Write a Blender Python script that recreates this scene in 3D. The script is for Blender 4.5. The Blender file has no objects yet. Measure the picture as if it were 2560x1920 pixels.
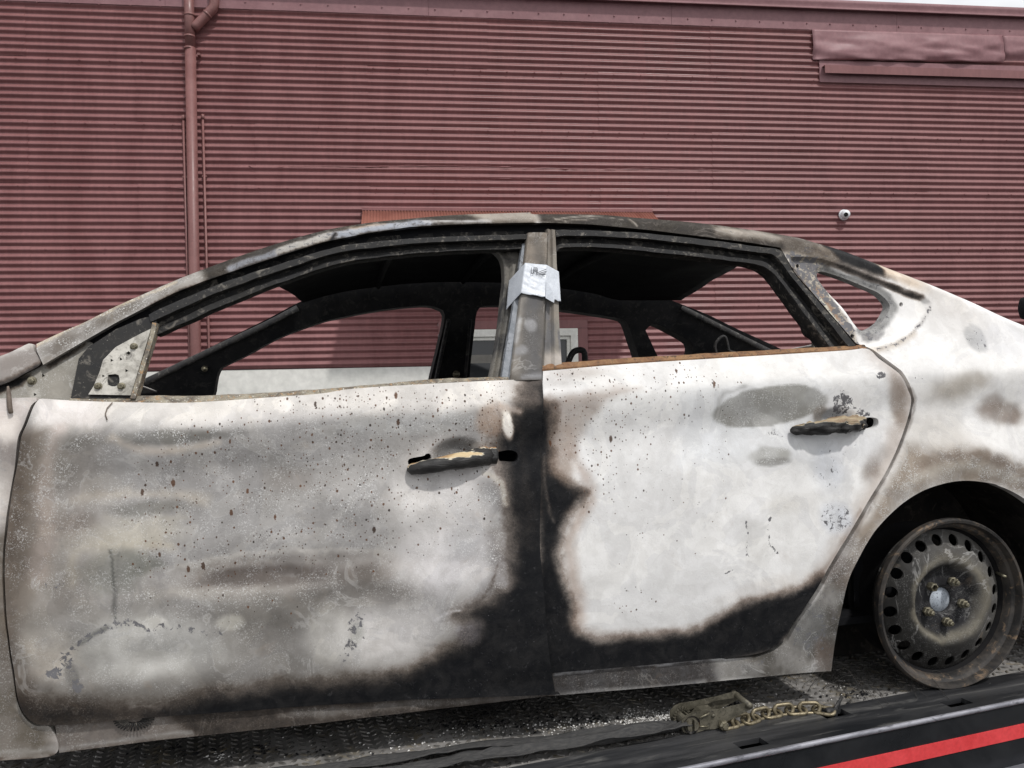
import bpy, bmesh, math, random
import numpy as np
from mathutils import Vector, Matrix
from mathutils.geometry import delaunay_2d_cdt

random.seed(7); rng = np.random.default_rng(7)
R = math.radians
sc = bpy.context.scene
col = sc.collection

# ------------------------------------------------------------------ camera
F = 2072.0; RHO = R(1.2); PIT = math.atan(13 / F)
fwd = np.array([0, math.cos(PIT), -math.sin(PIT)])
_r0 = np.array([1.0, 0, 0]); _u0 = np.cross(_r0, fwd)
rgt = _r0 * math.cos(RHO) - _u0 * math.sin(RHO)
upv = _u0 * math.cos(RHO) + _r0 * math.sin(RHO)
CAM = np.array([0, 0, 1.795])
cd = bpy.data.cameras.new('camera'); cam = bpy.data.objects.new('camera', cd); col.objects.link(cam)
cd.sensor_width = 36; cd.lens = 36 * F / 2560; cd.clip_start = .05; cd.clip_end = 2000
M = Matrix.Identity(4)
for i in range(3):
    M[i][0] = rgt[i]; M[i][1] = upv[i]; M[i][2] = -fwd[i]; M[i][3] = CAM[i]
cam.matrix_world = M
sc.camera = cam
sc.render.resolution_x = 1024; sc.render.resolution_y = 768

# ------------------------------------------------------------------ light
SUN = Vector((.72, -1.0, 1.92)).normalized()
elev = math.asin(SUN.z); azim = math.atan2(SUN.x, SUN.y)
w = bpy.data.worlds.new('World'); sc.world = w; w.use_nodes = True
nt = w.node_tree; bg = nt.nodes['Background']; sk = nt.nodes.new('ShaderNodeTexSky')
sk.sky_type = 'NISHITA'; sk.sun_disc = False; sk.sun_elevation = elev; sk.sun_rotation = azim
sk.air_density = 1.0; sk.dust_density = 4.0; sk.ozone_density = 1.0
_tc = nt.nodes.new('ShaderNodeTexCoord'); _mp = nt.nodes.new('ShaderNodeMapping'); _mp.inputs['Scale'].default_value = (1, 1, 2.2); _mp.inputs['Location'].default_value = (.35, .1, .0)
_cn = nt.nodes.new('ShaderNodeTexNoise'); _cn.inputs['Scale'].default_value = 1.7; _cn.inputs['Detail'].default_value = 7; _cn.inputs['Roughness'].default_value = .55
_cr = nt.nodes.new('ShaderNodeMapRange'); _cr.interpolation_type = 'SMOOTHSTEP'; _cr.inputs[1].default_value = .18; _cr.inputs[2].default_value = .44
_cm = nt.nodes.new('ShaderNodeMix'); _cm.data_type = 'RGBA'; _cm.inputs[7].default_value = (8.8, 8.9, 9.1, 1)
nt.links.new(_tc.outputs['Generated'], _mp.inputs[0]); nt.links.new(_mp.outputs[0], _cn.inputs['Vector']); nt.links.new(_cn.outputs[0], _cr.inputs[0])
nt.links.new(_cr.outputs[0], _cm.inputs[0]); nt.links.new(sk.outputs[0], _cm.inputs[6]); nt.links.new(_cm.outputs[2], bg.inputs[0]); bg.inputs[1].default_value = .11
ld = bpy.data.lights.new('sun', 'SUN'); ld.energy = 2.3; ld.angle = R(3); ld.color = (1, .975, .94)
lo = bpy.data.objects.new('sun', ld); col.objects.link(lo)
lo.rotation_euler = SUN.to_track_quat('Z', 'Y').to_euler(); lo.location = (5, -6, 9)
sc.view_settings.view_transform = 'Standard'; sc.view_settings.look = 'None'
sc.view_settings.exposure = .03; sc.view_settings.gamma = 1; sc.view_settings.use_curve_mapping = False

# ------------------------------------------------------------------ frames: car, truck bed, shed wall
def frame(origin, yaw):
    return (np.array(origin, float), np.array([math.cos(yaw), math.sin(yaw), 0]), np.array([-math.sin(yaw), math.cos(yaw), 0]), yaw)
CAR = frame((0, 1.9, .95), R(13))
WALL = frame((0, 9.63, 0), R(7.5))
def ray(px, py):
    px = np.asarray(px, float)[..., None]; py = np.asarray(py, float)[..., None]
    return fwd + rgt * (px - 1280) / F + upv * (960 - py) / F
def unp(P, fr, S):
    """picture points -> local points on the surface y = S(x, z) of a frame"""
    P = np.asarray(P, float).reshape(-1, 2); r = ray(P[:, 0], P[:, 1]); O, ex, ey, _ = fr
    d = CAM - O; y = np.zeros(len(P))
    for _i in range(14):
        t = (y - d @ ey) / (r @ ey); w_ = d + r * t[:, None]
        x = w_ @ ex; z = w_[:, 2]; y = S(x, z)
    return np.stack([x, y, z], 1)
def on_z(P, zz, fr):
    """picture points -> local points on a level plane at world height zz"""
    P = np.asarray(P, float).reshape(-1, 2); r = ray(P[:, 0], P[:, 1]); O, ex, ey, _ = fr
    t = (zz - CAM[2]) / r[:, 2]; w_ = CAM + r * t[:, None] - O
    return np.stack([w_ @ ex, w_ @ ey, w_[:, 2]], 1)

# ------------------------------------------------------------------ noise for modelling
def _hash(i, j, seed):
    h = (i * 374761393 + j * 668265263 + seed * 1442695041) & 0xffffffff
    h = ((h ^ (h >> 13)) * 1274126177) & 0xffffffff
    return ((h ^ (h >> 16)) & 0xffff) / 65535.0
def vnoise(x, z, seed=0):
    xi = np.floor(x).astype(np.int64); zi = np.floor(z).astype(np.int64); fx = x - xi; fz = z - zi
    fx = fx * fx * (3 - 2 * fx); fz = fz * fz * (3 - 2 * fz)
    a = _hash(xi, zi, seed); b = _hash(xi + 1, zi, seed); c = _hash(xi, zi + 1, seed); d = _hash(xi + 1, zi + 1, seed)
    return (a + (b - a) * fx) * (1 - fz) + (c + (d - c) * fx) * fz
def fbm(x, z, seed=0, o=4):
    s = 0; a = .5; t = 0
    for k in range(o):
        s = s + a * vnoise(x * 2 ** k, z * 2 ** k, seed + k * 17); t += a; a *= .5
    return s / t * 2 - 1
def sstep(a, b, x):
    t = np.clip((x - a) / (b - a), 0, 1); return t * t * (3 - 2 * t)

# ------------------------------------------------------------------ curves
def smooth(pts, n=None, step=None, closed=False):
    P = np.asarray(pts, float)
    if closed: P = np.vstack([P[-1], P, P[0], P[1]])
    else: P = np.vstack([2 * P[0] - P[1], P, 2 * P[-1] - P[-2]])
    out = []
    for i in range(1, len(P) - 2):
        p0, p1, p2, p3 = P[i - 1:i + 3]; t = np.linspace(0, 1, 14, endpoint=False)[:, None]
        out.append(.5 * (2 * p1 + (p2 - p0) * t + (2 * p0 - 5 * p1 + 4 * p2 - p3) * t ** 2 + (3 * p1 - p0 - 3 * p2 + p3) * t ** 3))
    C = np.vstack(out + [P[-2][None]])
    L = np.concatenate([[0], np.cumsum(np.linalg.norm(np.diff(C, axis=0), axis=1))])
    if n is None: n = max(3, int(L[-1] / step) + 1)
    s = np.linspace(0, L[-1], n)
    return np.stack([np.interp(s, L, C[:, k]) for k in range(P.shape[1])], 1)
def poly_dist(X, Z, P, closed=True):
    """distance to a polyline; negative inside when closed"""
    P = np.asarray(P, float); Q = np.roll(P, -1, 0) if closed else P[1:]; A = P if closed else P[:-1]
    best = np.full(X.shape, 1e9); ins = np.zeros(X.shape, bool)
    for (ax, az), (bx, bz) in zip(A, Q):
        dx, dz = bx - ax, bz - az; l2 = dx * dx + dz * dz + 1e-12
        t = np.clip(((X - ax) * dx + (Z - az) * dz) / l2, 0, 1)
        best = np.minimum(best, (X - ax - t * dx) ** 2 + (Z - az - t * dz) ** 2)
        if closed and az != bz:
            c = ((az > Z) != (bz > Z)); ins ^= c & (X < dx * (Z - az) / dz + ax)
    d = np.sqrt(best)
    return np.where(ins, -d, d) if closed else d

# ------------------------------------------------------------------ materials
def newmat(name):
    m = bpy.data.materials.new(name); m.use_nodes = True; n = m.node_tree
    return m, n, n.nodes['Principled BSDF']
class N:
    def __init__(s, n): s.n = n
    def node(s, t, **k):
        o = s.n.nodes.new(t)
        for a, b in k.items(): setattr(o, a, b)
        return o
    def put(s, sock, v):
        if isinstance(v, bpy.types.NodeSocket): s.n.links.new(v, sock)
        elif isinstance(v, (tuple, list)) and len(v) == 3 and sock.type == 'RGBA': sock.default_value = (*v, 1)
        else: sock.default_value = v
    def math(s, op, a, b=0.0, clamp=False):
        o = s.node('ShaderNodeMath', operation=op, use_clamp=clamp); s.put(o.inputs[0], a); s.put(o.inputs[1], b); return o.outputs[0]
    def mix(s, f, a, b, blend='MIX'):
        o = s.node('ShaderNodeMix', data_type='RGBA', blend_type=blend); s.put(o.inputs[0], f); s.put(o.inputs[6], a); s.put(o.inputs[7], b); return o.outputs[2]
    def rng(s, v, a, b, c=0.0, d=1.0, sm=True):
        o = s.node('ShaderNodeMapRange', interpolation_type='SMOOTHSTEP' if sm else 'LINEAR')
        for i, q in enumerate((v, a, b, c, d)): s.put(o.inputs[i], q)
        return o.outputs[0]
    def coord(s, scale=(1, 1, 1), rot=(0, 0, 0)):
        c = s.node('ShaderNodeTexCoord'); m = s.node('ShaderNodeMapping'); m.inputs['Scale'].default_value = scale; m.inputs['Rotation'].default_value = rot
        s.n.links.new(c.outputs['Object'], m.inputs[0]); return m.outputs[0]
    def noise(s, v, scale, detail=4, rough=.55, dist=0):
        o = s.node('ShaderNodeTexNoise'); s.put(o.inputs['Vector'], v); o.inputs['Scale'].default_value = scale
        o.inputs['Detail'].default_value = detail; o.inputs['Roughness'].default_value = rough; o.inputs['Distortion'].default_value = dist; return o.outputs[0]
    def voro(s, v, scale):
        o = s.node('ShaderNodeTexVoronoi'); s.put(o.inputs['Vector'], v); o.inputs['Scale'].default_value = scale; return o.outputs['Distance'], o.outputs['Color']
    def sep(s, v):
        o = s.node('ShaderNodeSeparateColor'); s.put(o.inputs[0], v); return o.outputs
    def bump(s, h, strength, dist=.002):
        o = s.node('ShaderNodeBump'); o.inputs['Strength'].default_value = strength; o.inputs['Distance'].default_value = dist; s.put(o.inputs['Height'], h); return o.outputs[0]

def burnt_mat():
    m, n, b = newmat('burnt_paint'); q = N(n); v = q.coord(); v2 = q.coord((1, .0, .85))
    a1 = q.node('ShaderNodeAttribute', attribute_name='col'); a2 = q.node('ShaderNodeAttribute', attribute_name='msk')
    so, sp, fl = q.sep(a2.outputs['Color'])[:3]; grit = a1.outputs['Alpha']; mot = a2.outputs['Alpha']
    c = a1.outputs['Color']
    big = q.noise(v, 9, 7, .62, .6); c = q.mix(mot, c, q.mix(q.rng(big, .25, .75, 0, 1, False), (.62, .61, .60), (1.3, 1.3, 1.3)), 'MULTIPLY')
    med = q.noise(v, 55, 6, .65, .3); c = q.mix(mot, c, q.mix(med, (.82, .81, .8), (1.16, 1.16, 1.17)), 'MULTIPLY')
    tn = q.noise(v, 6.5, 5, .6, 1.2); tl_ = q.math('ABSOLUTE', q.math('SUBTRACT', tn, .5)); tide = q.math('MULTIPLY', q.rng(tl_, .022, .004), q.rng(q.noise(v, 11, 3), .42, .62))
    c = q.mix(q.math('MULTIPLY', q.math('MULTIPLY', tide, mot), .30), c, (.72, .71, .69)); step_ = q.rng(tn, .495, .52); c = q.mix(mot, c, q.mix(step_, (.90, .90, .905), (1.07, 1.065, 1.05)), 'MULTIPLY')
    t2 = q.noise(v, 17, 5, .65, 1.0); c = q.mix(mot, c, q.mix(q.rng(t2, .47, .53), (.93, .925, .92), (1.04, 1.04, 1.045)), 'MULTIPLY')
    # pale blistered flecks
    fn = q.noise(v, 330, 3, .6, .8); patch = q.noise(v, 26, 4, .6)
    fm = q.math('MULTIPLY', q.rng(fn, .54, .62), q.rng(patch, .40, .60)); fm = q.math('MULTIPLY', fm, grit)
    c = q.mix(q.math('MULTIPLY', fm, .7), c, (.74, .74, .73))
    dk = q.math('MULTIPLY', q.rng(q.noise(v, 260, 3, .6, .5), .56, .66), q.rng(q.noise(v, 18, 4, .6), .45, .62)); c = q.mix(q.math('MULTIPLY', q.math('MULTIPLY', dk, mot), .38), c, q.mix(1, c, (.45, .44, .44), 'MULTIPLY'))
    # darker mottling of bared, oxidised steel
    en = q.noise(v, 75, 8, .68, .7); th = q.math('SUBTRACT', 1.0, fl)
    fk = q.rng(q.math('ADD', en, q.math('MULTIPLY', fl, .42)), .70, .735); fk = q.math('MULTIPLY', fk, q.rng(fl, .02, .2))
    c = q.mix(fk, c, q.mix(q.noise(v, 40, 3), (.09, .085, .085), (.2, .2, .215)))
    # soot with a grainy edge
    g1 = q.noise(v, 210, 5, .7); g2 = q.noise(v, 38, 5, .65)
    edge = q.math('MULTIPLY', so, q.math('SUBTRACT', 1.0, so)); edge = q.math('MULTIPLY', edge, 1.9)
    nn = q.math('ADD', q.math('MULTIPLY', q.math('SUBTRACT', g1, .5), 1.0), q.math('MULTIPLY', q.math('SUBTRACT', g2, .5), 1.3))
    sx = q.math('ADD', so, q.math('MULTIPLY', nn, edge)); sm = q.rng(sx, .22, 1.0); sm0 = q.rng(sx, .0, .5)
    soot = q.mix(q.rng(q.noise(v, 24, 6, .7, .5), .35, .75), (.0055, .006, .0075), (.020, .0195, .020))
    ash = q.math('MULTIPLY', q.rng(q.noise(v, 300, 2), .70, .76), q.rng(q.noise(v, 20, 3), .5, .65))
    soot = q.mix(q.math('MULTIPLY', ash, .5), soot, (.3, .3, .3))
    ef = q.math('MULTIPLY', q.rng(q.noise(v, 240, 3, .65, .6), .56, .66), q.rng(edge, .25, 1.2)); soot = q.mix(q.math('MULTIPLY', ef, .55), soot, (.42, .42, .43))
    blis = q.math('MULTIPLY', q.rng(q.noise(v, 85, 5, .7, 1.2), .50, .60), sm)
    soot = q.mix(q.math('MULTIPLY', q.rng(q.noise(v, 60, 5, .7, 1.0), .60, .68), .5), soot, (.055, .055, .058))
    rb = q.math('MULTIPLY', q.rng(q.noise(v, 14, 5, .65, .5), .60, .78), mot); c = q.mix(q.math('MULTIPLY', rb, .34), c, (.36, .27, .19))
    c = q.mix(q.math('MULTIPLY', sm0, .85), c, q.mix(1, c, (.42, .35, .30), 'MULTIPLY'))
    c = q.mix(sm, c, soot)
    # rusty specks, three sizes
    for scale, r0, k, sd in ((34, .15, .42, 0), (80, .20, .55, 3), (150, .22, .55, 6)):
        vv = q.coord((1, 1, .5 if scale < 40 else .8), (R(-90), 0, 0)); mp = vv.node; mp.inputs['Location'].default_value = (sd, sd * .7, 0)
        vo = q.node('ShaderNodeTexVoronoi', voronoi_dimensions='2D'); q.put(vo.inputs['Vector'], vv); vo.inputs['Scale'].default_value = scale; d, cc = vo.outputs['Distance'], vo.outputs['Color']; rr, gg, bb = q.sep(cc)[:3]
        on = q.math('LESS_THAN', rr, q.math('MULTIPLY', sp, k))
        rad = q.math('MULTIPLY', q.math('ADD', q.math('MULTIPLY', gg, .8), .25), r0)
        dn = q.math('ADD', d, q.math('MULTIPLY', q.math('SUBTRACT', q.noise(v, 260, 2), .5), .16))
        s_ = q.math('MULTIPLY', q.rng(dn, q.math('MULTIPLY', rad, 1.15), q.math('MULTIPLY', rad, .75)), on)
        c = q.mix(q.math('MULTIPLY', s_, .92), c, q.mix(bb, (.03, .022, .018), (.13, .06, .03)))
    q.put(b.inputs['Base Color'], c)
    q.put(b.inputs['Roughness'], q.rng(big, .3, .7, .62, .86))
    b.inputs['Specular IOR Level'].default_value = .16
    hh = q.math('ADD', q.math('MULTIPLY', q.noise(v, 230, 4, .6), .5), q.math('MULTIPLY', fm, .8))
    hh = q.math('ADD', hh, q.math('MULTIPLY', q.noise(v, 60, 4), .6)); hh = q.math('ADD', hh, q.math('MULTIPLY', fk, -.5)); hh = q.math('ADD', hh, q.math('MULTIPLY', blis, .9))
    q.put(b.inputs['Normal'], q.bump(hh, .32, .0016))
    return m

def mottled(name, cols, scale=14, rough=.75, metal=0.0, flecks=None, streak=(1, 1, 1), bump=.25, fs=220, lo=.36, hi=.64, spec=.4, fl_lo=.64):
    """a base mixed from two or three colours by layered noise, with optional fine flecks"""
    m, n, b = newmat(name); q = N(n); v = q.coord(streak)
    a = q.noise(v, scale, 7, .65, .6); c = q.mix(q.rng(a, lo, hi), cols[0], cols[1])
    if len(cols) > 2: c = q.mix(q.rng(q.noise(v, scale * 3.1, 6, .7, .8), .52, .68), c, cols[2])
    c = q.mix(1, c, q.mix(q.noise(v, scale * 9, 4, .6), (.75, .75, .75), (1.25, 1.25, 1.25)), 'MULTIPLY')
    if flecks: c = q.mix(q.rng(q.noise(v, fs, 3, .6), fl_lo, fl_lo + .05), c, flecks)
    q.put(b.inputs['Base Color'], c); q.put(b.inputs['Roughness'], q.rng(a, .3, .7, rough - .1, min(1, rough + .1)))
    b.inputs['Metallic'].default_value = metal; b.inputs['Specular IOR Level'].default_value = spec
    if bump: q.put(b.inputs['Normal'], q.bump(q.noise(v, scale * 12, 5, .6), bump, .0015))
    return m

MT = {}
MT['burnt'] = burnt_mat()
MT['char'] = mottled('charred_steel', ((.010, .0105, .012), (.032, .030, .029), (.10, .095, .088)), 16, .72, flecks=(.3, .29, .27), fs=320, fl_lo=.70)
MT['black'] = mottled('soot_black_steel', ((.006, .0065, .008), (.013, .013, .015)), 10, .85, spec=.2)
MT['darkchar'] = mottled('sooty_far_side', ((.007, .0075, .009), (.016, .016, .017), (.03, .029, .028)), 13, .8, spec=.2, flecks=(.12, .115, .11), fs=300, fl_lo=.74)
MT['frame'] = mottled('scorched_frame_steel', ((.0055, .0055, .0065), (.022, .021, .020), (.13, .118, .102)), 13, .78, flecks=(.36, .34, .3), fs=340, fl_lo=.68)
MT['pillar'] = mottled('heat_bleached_pillar_steel', ((.05, .05, .05), (.16, .15, .14), (.27, .25, .22)), 11, .65, flecks=(.5, .5, .5), fs=240, fl_lo=.7)
MT['pillar_pale'] = mottled('flaking_pillar_steel', ((.05, .05, .052), (.22, .205, .18), (.10, .097, .093)), 13, .7, flecks=(.05, .05, .05), fs=170, fl_lo=.66)
MT['channel'] = mottled('bared_channel_steel', ((.14, .155, .175), (.28, .295, .32), (.08, .08, .085)), 20, .6, .1)
MT['plate'] = mottled('ashen_mirror_plate', ((.24, .225, .195), (.50, .48, .435), (.16, .15, .135)), 17, .75, flecks=(.10, .09, .08), fs=190, fl_lo=.68)
MT['rust'] = mottled('rusted_strip', ((.17, .082, .038), (.26, .15, .075), (.04, .032, .026)), 26, .8, flecks=(.6, .55, .45), fs=300, fl_lo=.69)
MT['rustdark'] = mottled('rusted_ledge', ((.10, .085, .07), (.30, .27, .21), (.34, .2, .09)), 28, .85, flecks=(.62, .6, .55), fs=260, fl_lo=.62)
MT['sheet'] = mottled('maroon_sheet_paint', ((.195, .078, .078), (.232, .098, .098)), 1.3, .5, streak=(2.2, 1, .6), bump=.03, spec=.5, fs=50)
MT['trim'] = mottled('maroon_trim_paint', ((.235, .115, .125), (.275, .145, .155)), 2.2, .5, bump=.03)
MT['awn'] = mottled('orange_red_sheet_paint', ((.23, .085, .062), (.28, .108, .08)), 3, .55, bump=.03)
MT['pipe'] = mottled('maroon_pipe_paint', ((.185, .083, .078), (.215, .10, .094)), 5, .45, bump=.02)
MT['plinth'] = mottled('off_white_render', ((.66, .66, .62), (.74, .73, .69)), 1.4, .85, bump=.2)
MT['white'] = mottled('white_frame_paint', ((.70, .69, .64), (.78, .77, .72)), 5, .5, bump=.02)
MT['deck'] = mottled('worn_deck_steel', ((.09, .086, .08), (.28, .27, .26), (.20, .17, .12)), 5, .6, .05, flecks=(.3, .3, .3), fs=260, fl_lo=.75, bump=.3)
MT['tread'] = mottled('worn_tread_steel', ((.06, .057, .053), (.20, .19, .18), (.16, .135, .095)), 7, .5, .15)
MT['rail'] = mottled('scuffed_black_rail', ((.012, .013, .015), (.05, .05, .052), (.10, .098, .095)), 6, .42, flecks=(.3, .3, .28), fs=160, fl_lo=.73, streak=(.18, 1.6, 1), bump=.15)
MT['blackpaint'] = mottled('black_gloss_paint', ((.008, .009, .011), (.014, .015, .017)), 4, .32, bump=.03, flecks=(.2, .2, .2), fs=120, fl_lo=.76)
MT['edge'] = mottled('bare_rail_edge', ((.20, .20, .225), (.33, .33, .365), (.10, .10, .115)), 18, .4, .4, streak=(.3, 1, 1))
MT['red'] = mottled('red_reflective_tape', ((.60, .045, .05), (.68, .06, .065)), 12, .45, bump=.05)
MT['zinc'] = mottled('yellow_zinc_steel', ((.085, .078, .058), (.15, .137, .105), (.042, .038, .032)), 40, .5, .35, flecks=(.3, .28, .22), fs=260, fl_lo=.72)
MT['chain'] = mottled('gold_chain_steel', ((.15, .125, .078), (.27, .23, .155), (.06, .05, .036)), 60, .38, .65)
MT['web'] = mottled('black_webbing', ((.030, .030, .031), (.065, .063, .061)), 60, .85, streak=(1, 6, 1), bump=.6)
MT['tape'] = mottled('grey_duct_tape', ((.52, .55, .60), (.58, .61, .66)), 30, .40, .0, bump=.04)
MT['ink'] = mottled('marker_ink', ((.02, .02, .03), (.05, .05, .06)), 40, .6)
MT['liner'] = mottled('scorched_arch_liner', ((.010, .009, .0085), (.030, .026, .023), (.055, .048, .04)), 9, .85, spec=.2)
MT['barrel'] = mottled('burnt_barrel_steel', ((.006, .006, .007), (.014, .013, .013)), 12, .85, spec=.15)
MT['wheel'] = mottled('burnt_wheel_steel', ((.018, .018, .019), (.075, .07, .064), (.20, .185, .15)), 13, .62, .2, flecks=(.26, .2, .14), fs=210, fl_lo=.66)
MT['rim'] = mottled('burnt_rim_steel', ((.025, .024, .024), (.075, .066, .058), (.19, .135, .09)), 12, .55, .25, flecks=(.05, .045, .04), fs=160, fl_lo=.62)
MT['hubcap'] = mottled('pitted_hub_face', ((.34, .38, .43), (.46, .5, .55)), 30, .6, flecks=(.06, .06, .08), fs=300, fl_lo=.6)
MT['nut'] = mottled('brassy_nut_steel', ((.15, .135, .095), (.27, .245, .18), (.05, .045, .035)), 70, .4, .6)
MT['asphalt'] = mottled('asphalt', ((.045, .045, .046), (.065, .064, .062)), 6, .9, flecks=(.12, .12, .12), fs=90)
MT['ash'] = mottled('pale_ash', ((.55, .54, .52), (.75, .74, .72)), 60, .9)
MT['wire'] = mottled('burnt_wire', ((.015, .015, .016), (.05, .045, .04)), 50, .6, .3)
MT['camwhite'] = mottled('white_plastic', ((.72, .74, .77), (.78, .8, .82)), 8, .35, bump=0)
MT['lens'] = mottled('dark_lens', ((.02, .02, .022), (.05, .048, .045)), 40, .15, bump=0)
MT['drybrown'] = mottled('scorched_brown_metal', ((.10, .075, .06), (.2, .16, .13)), 30, .75)

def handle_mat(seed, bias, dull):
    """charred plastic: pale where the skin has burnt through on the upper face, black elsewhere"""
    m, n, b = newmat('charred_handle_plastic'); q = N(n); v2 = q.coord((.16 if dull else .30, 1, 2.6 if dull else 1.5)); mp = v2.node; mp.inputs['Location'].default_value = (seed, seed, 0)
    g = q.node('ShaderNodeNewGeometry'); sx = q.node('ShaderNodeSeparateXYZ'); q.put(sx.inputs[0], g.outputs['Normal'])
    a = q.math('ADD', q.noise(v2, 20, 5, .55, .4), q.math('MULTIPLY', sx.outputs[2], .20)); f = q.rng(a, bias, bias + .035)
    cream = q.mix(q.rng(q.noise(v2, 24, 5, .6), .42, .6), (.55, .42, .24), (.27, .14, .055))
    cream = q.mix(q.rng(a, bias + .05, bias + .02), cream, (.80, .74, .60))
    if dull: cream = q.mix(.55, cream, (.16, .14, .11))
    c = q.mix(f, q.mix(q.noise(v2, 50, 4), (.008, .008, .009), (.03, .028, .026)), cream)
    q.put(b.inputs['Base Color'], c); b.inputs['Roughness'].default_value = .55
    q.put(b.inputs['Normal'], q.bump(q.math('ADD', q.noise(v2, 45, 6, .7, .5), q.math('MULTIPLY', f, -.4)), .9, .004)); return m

def glass_mat():
    m, n, b = newmat('window_glass'); b.inputs['Base Color'].default_value = (.02, .022, .024, 1); b.inputs['Roughness'].default_value = .04
    b.inputs['Specular IOR Level'].default_value = .6; return m
MT['glass'] = glass_mat()

# ------------------------------------------------------------------ object helpers
def link(o, parent=None):
    col.objects.link(o)
    if parent is not None: o.parent = parent
    return o
def mesh_obj(name, verts, faces, mat, parent=None, smooth_=True):
    me = bpy.data.meshes.new(name); me.from_pydata([tuple(map(float, v)) for v in verts], [], [tuple(map(int, f)) for f in faces])
    if smooth_: me.polygons.foreach_set('use_smooth', [True] * len(me.polygons))
    me.materials.append(MT[mat] if isinstance(mat, str) else mat); me.update()
    return link(bpy.data.objects.new(name, me), parent)
def bm_obj(name, bm, mat, parent=None, smooth_=False):
    bmesh.ops.recalc_face_normals(bm, faces=bm.faces)
    me = bpy.data.meshes.new(name); bm.to_mesh(me); bm.free()
    if smooth_: me.polygons.foreach_set('use_smooth', [True] * len(me.polygons))
    me.materials.append(MT[mat] if isinstance(mat, str) else mat)
    return link(bpy.data.objects.new(name, me), parent)
def sharp(o, ang=35):
    me = o.data; bm = bmesh.new(); bm.from_mesh(me)
    for e in bm.edges:
        if len(e.link_faces) == 2: e.smooth = e.calc_face_angle(0) < R(ang)
    bm.to_mesh(me); bm.free(); return o
def thing(name, label, cat, loc=(0, 0, 0), rz=0, group=None):
    o = bpy.data.objects.new(name, None); col.objects.link(o); o.location = loc; o.rotation_euler = (0, 0, rz); o.empty_display_size = .1
    return tag(o, label, cat, group)
def tag(o, label, cat=None, group=None, kind=None):
    if label: o['label'] = label
    if cat: o['category'] = cat
    if group: o['group'] = group
    if kind: o['kind'] = kind
    return o
def box(bm, c, s, rot=None, bev=0):
    r = bmesh.ops.create_cube(bm, size=1); vs = r['verts']
    bmesh.ops.scale(bm, vec=s, verts=vs)
    if bev: bmesh.ops.bevel(bm, geom=list({e for v in vs for e in v.link_edges}), offset=bev, segments=2, affect='EDGES'); vs = [v for v in bm.verts if v.tag is False and v.is_valid and v in set(bm.verts)] if False else vs
    if rot is not None and not bev: bmesh.ops.rotate(bm, cent=(0, 0, 0), matrix=rot, verts=vs)
    if not bev: bmesh.ops.translate(bm, vec=c, verts=vs)
    return vs
def box_obj(name, c, s, mat, parent=None, bev=.0, rot=None):
    bm = bmesh.new(); bmesh.ops.create_cube(bm, size=1); bmesh.ops.scale(bm, vec=s, verts=bm.verts)
    if bev: bmesh.ops.bevel(bm, geom=list(bm.edges), offset=bev, segments=2, affect='EDGES')
    if rot is not None: bmesh.ops.rotate(bm, cent=(0, 0, 0), matrix=rot, verts=bm.verts)
    bmesh.ops.translate(bm, vec=c, verts=bm.verts)
    return bm_obj(name, bm, mat, parent)
def tube_mesh(path, rad, seg=10, closed=False, caps=True, flat=1.0):
    P = np.asarray(path, float); n = len(P); V = []; Fc = []
    rad = np.broadcast_to(np.asarray(rad, float), (n,))
    T = np.gradient(P, axis=0) if not closed else np.roll(P, -1, 0) - np.roll(P, 1, 0)
    T /= np.linalg.norm(T, axis=1)[:, None] + 1e-12
    ref = np.array([0, 0, 1.0]) if abs(T[0][2]) < .9 else np.array([0, 1.0, 0])
    u = np.cross(T[0], ref); u /= np.linalg.norm(u)
    for i in range(n):
        u = u - T[i] * (u @ T[i]); u /= np.linalg.norm(u) + 1e-12; v = np.cross(T[i], u)
        for k in range(seg):
            a = 2 * math.pi * k / seg; V.append(P[i] + rad[i] * (math.cos(a) * u * flat + math.sin(a) * v))
    m = n if closed else n - 1
    for i in range(m):
        j = (i + 1) % n
        for k in range(seg):
            l = (k + 1) % seg; Fc.append((i * seg + k, i * seg + l, j * seg + l, j * seg + k))
    if caps and not closed: Fc.append(tuple(range(seg))[::-1]); Fc.append(tuple((n - 1) * seg + k for k in range(seg)))
    return V, Fc
def tube(name, path, rad, mat, parent=None, seg=10, closed=False, flat=1.0):
    return mesh_obj(name, *tube_mesh(path, rad, seg, closed, flat=flat), mat, parent)
def lathe_mesh(prof, seg=48, axis='y'):
    V = []; Fc = []
    for r, h in prof:
        for k in range(seg):
            a = 2 * math.pi * k / seg
            V.append((r * math.cos(a), h, r * math.sin(a)) if axis == 'y' else (r * math.cos(a), r * math.sin(a), h))
    for i in range(len(prof) - 1):
        for k in range(seg):
            l = (k + 1) % seg; Fc.append((i * seg + k, i * seg + l, (i + 1) * seg + l, (i + 1) * seg + k))
    return V, Fc
def shift(V, d): return [tuple(np.asarray(v) + np.asarray(d)) for v in V]

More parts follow.
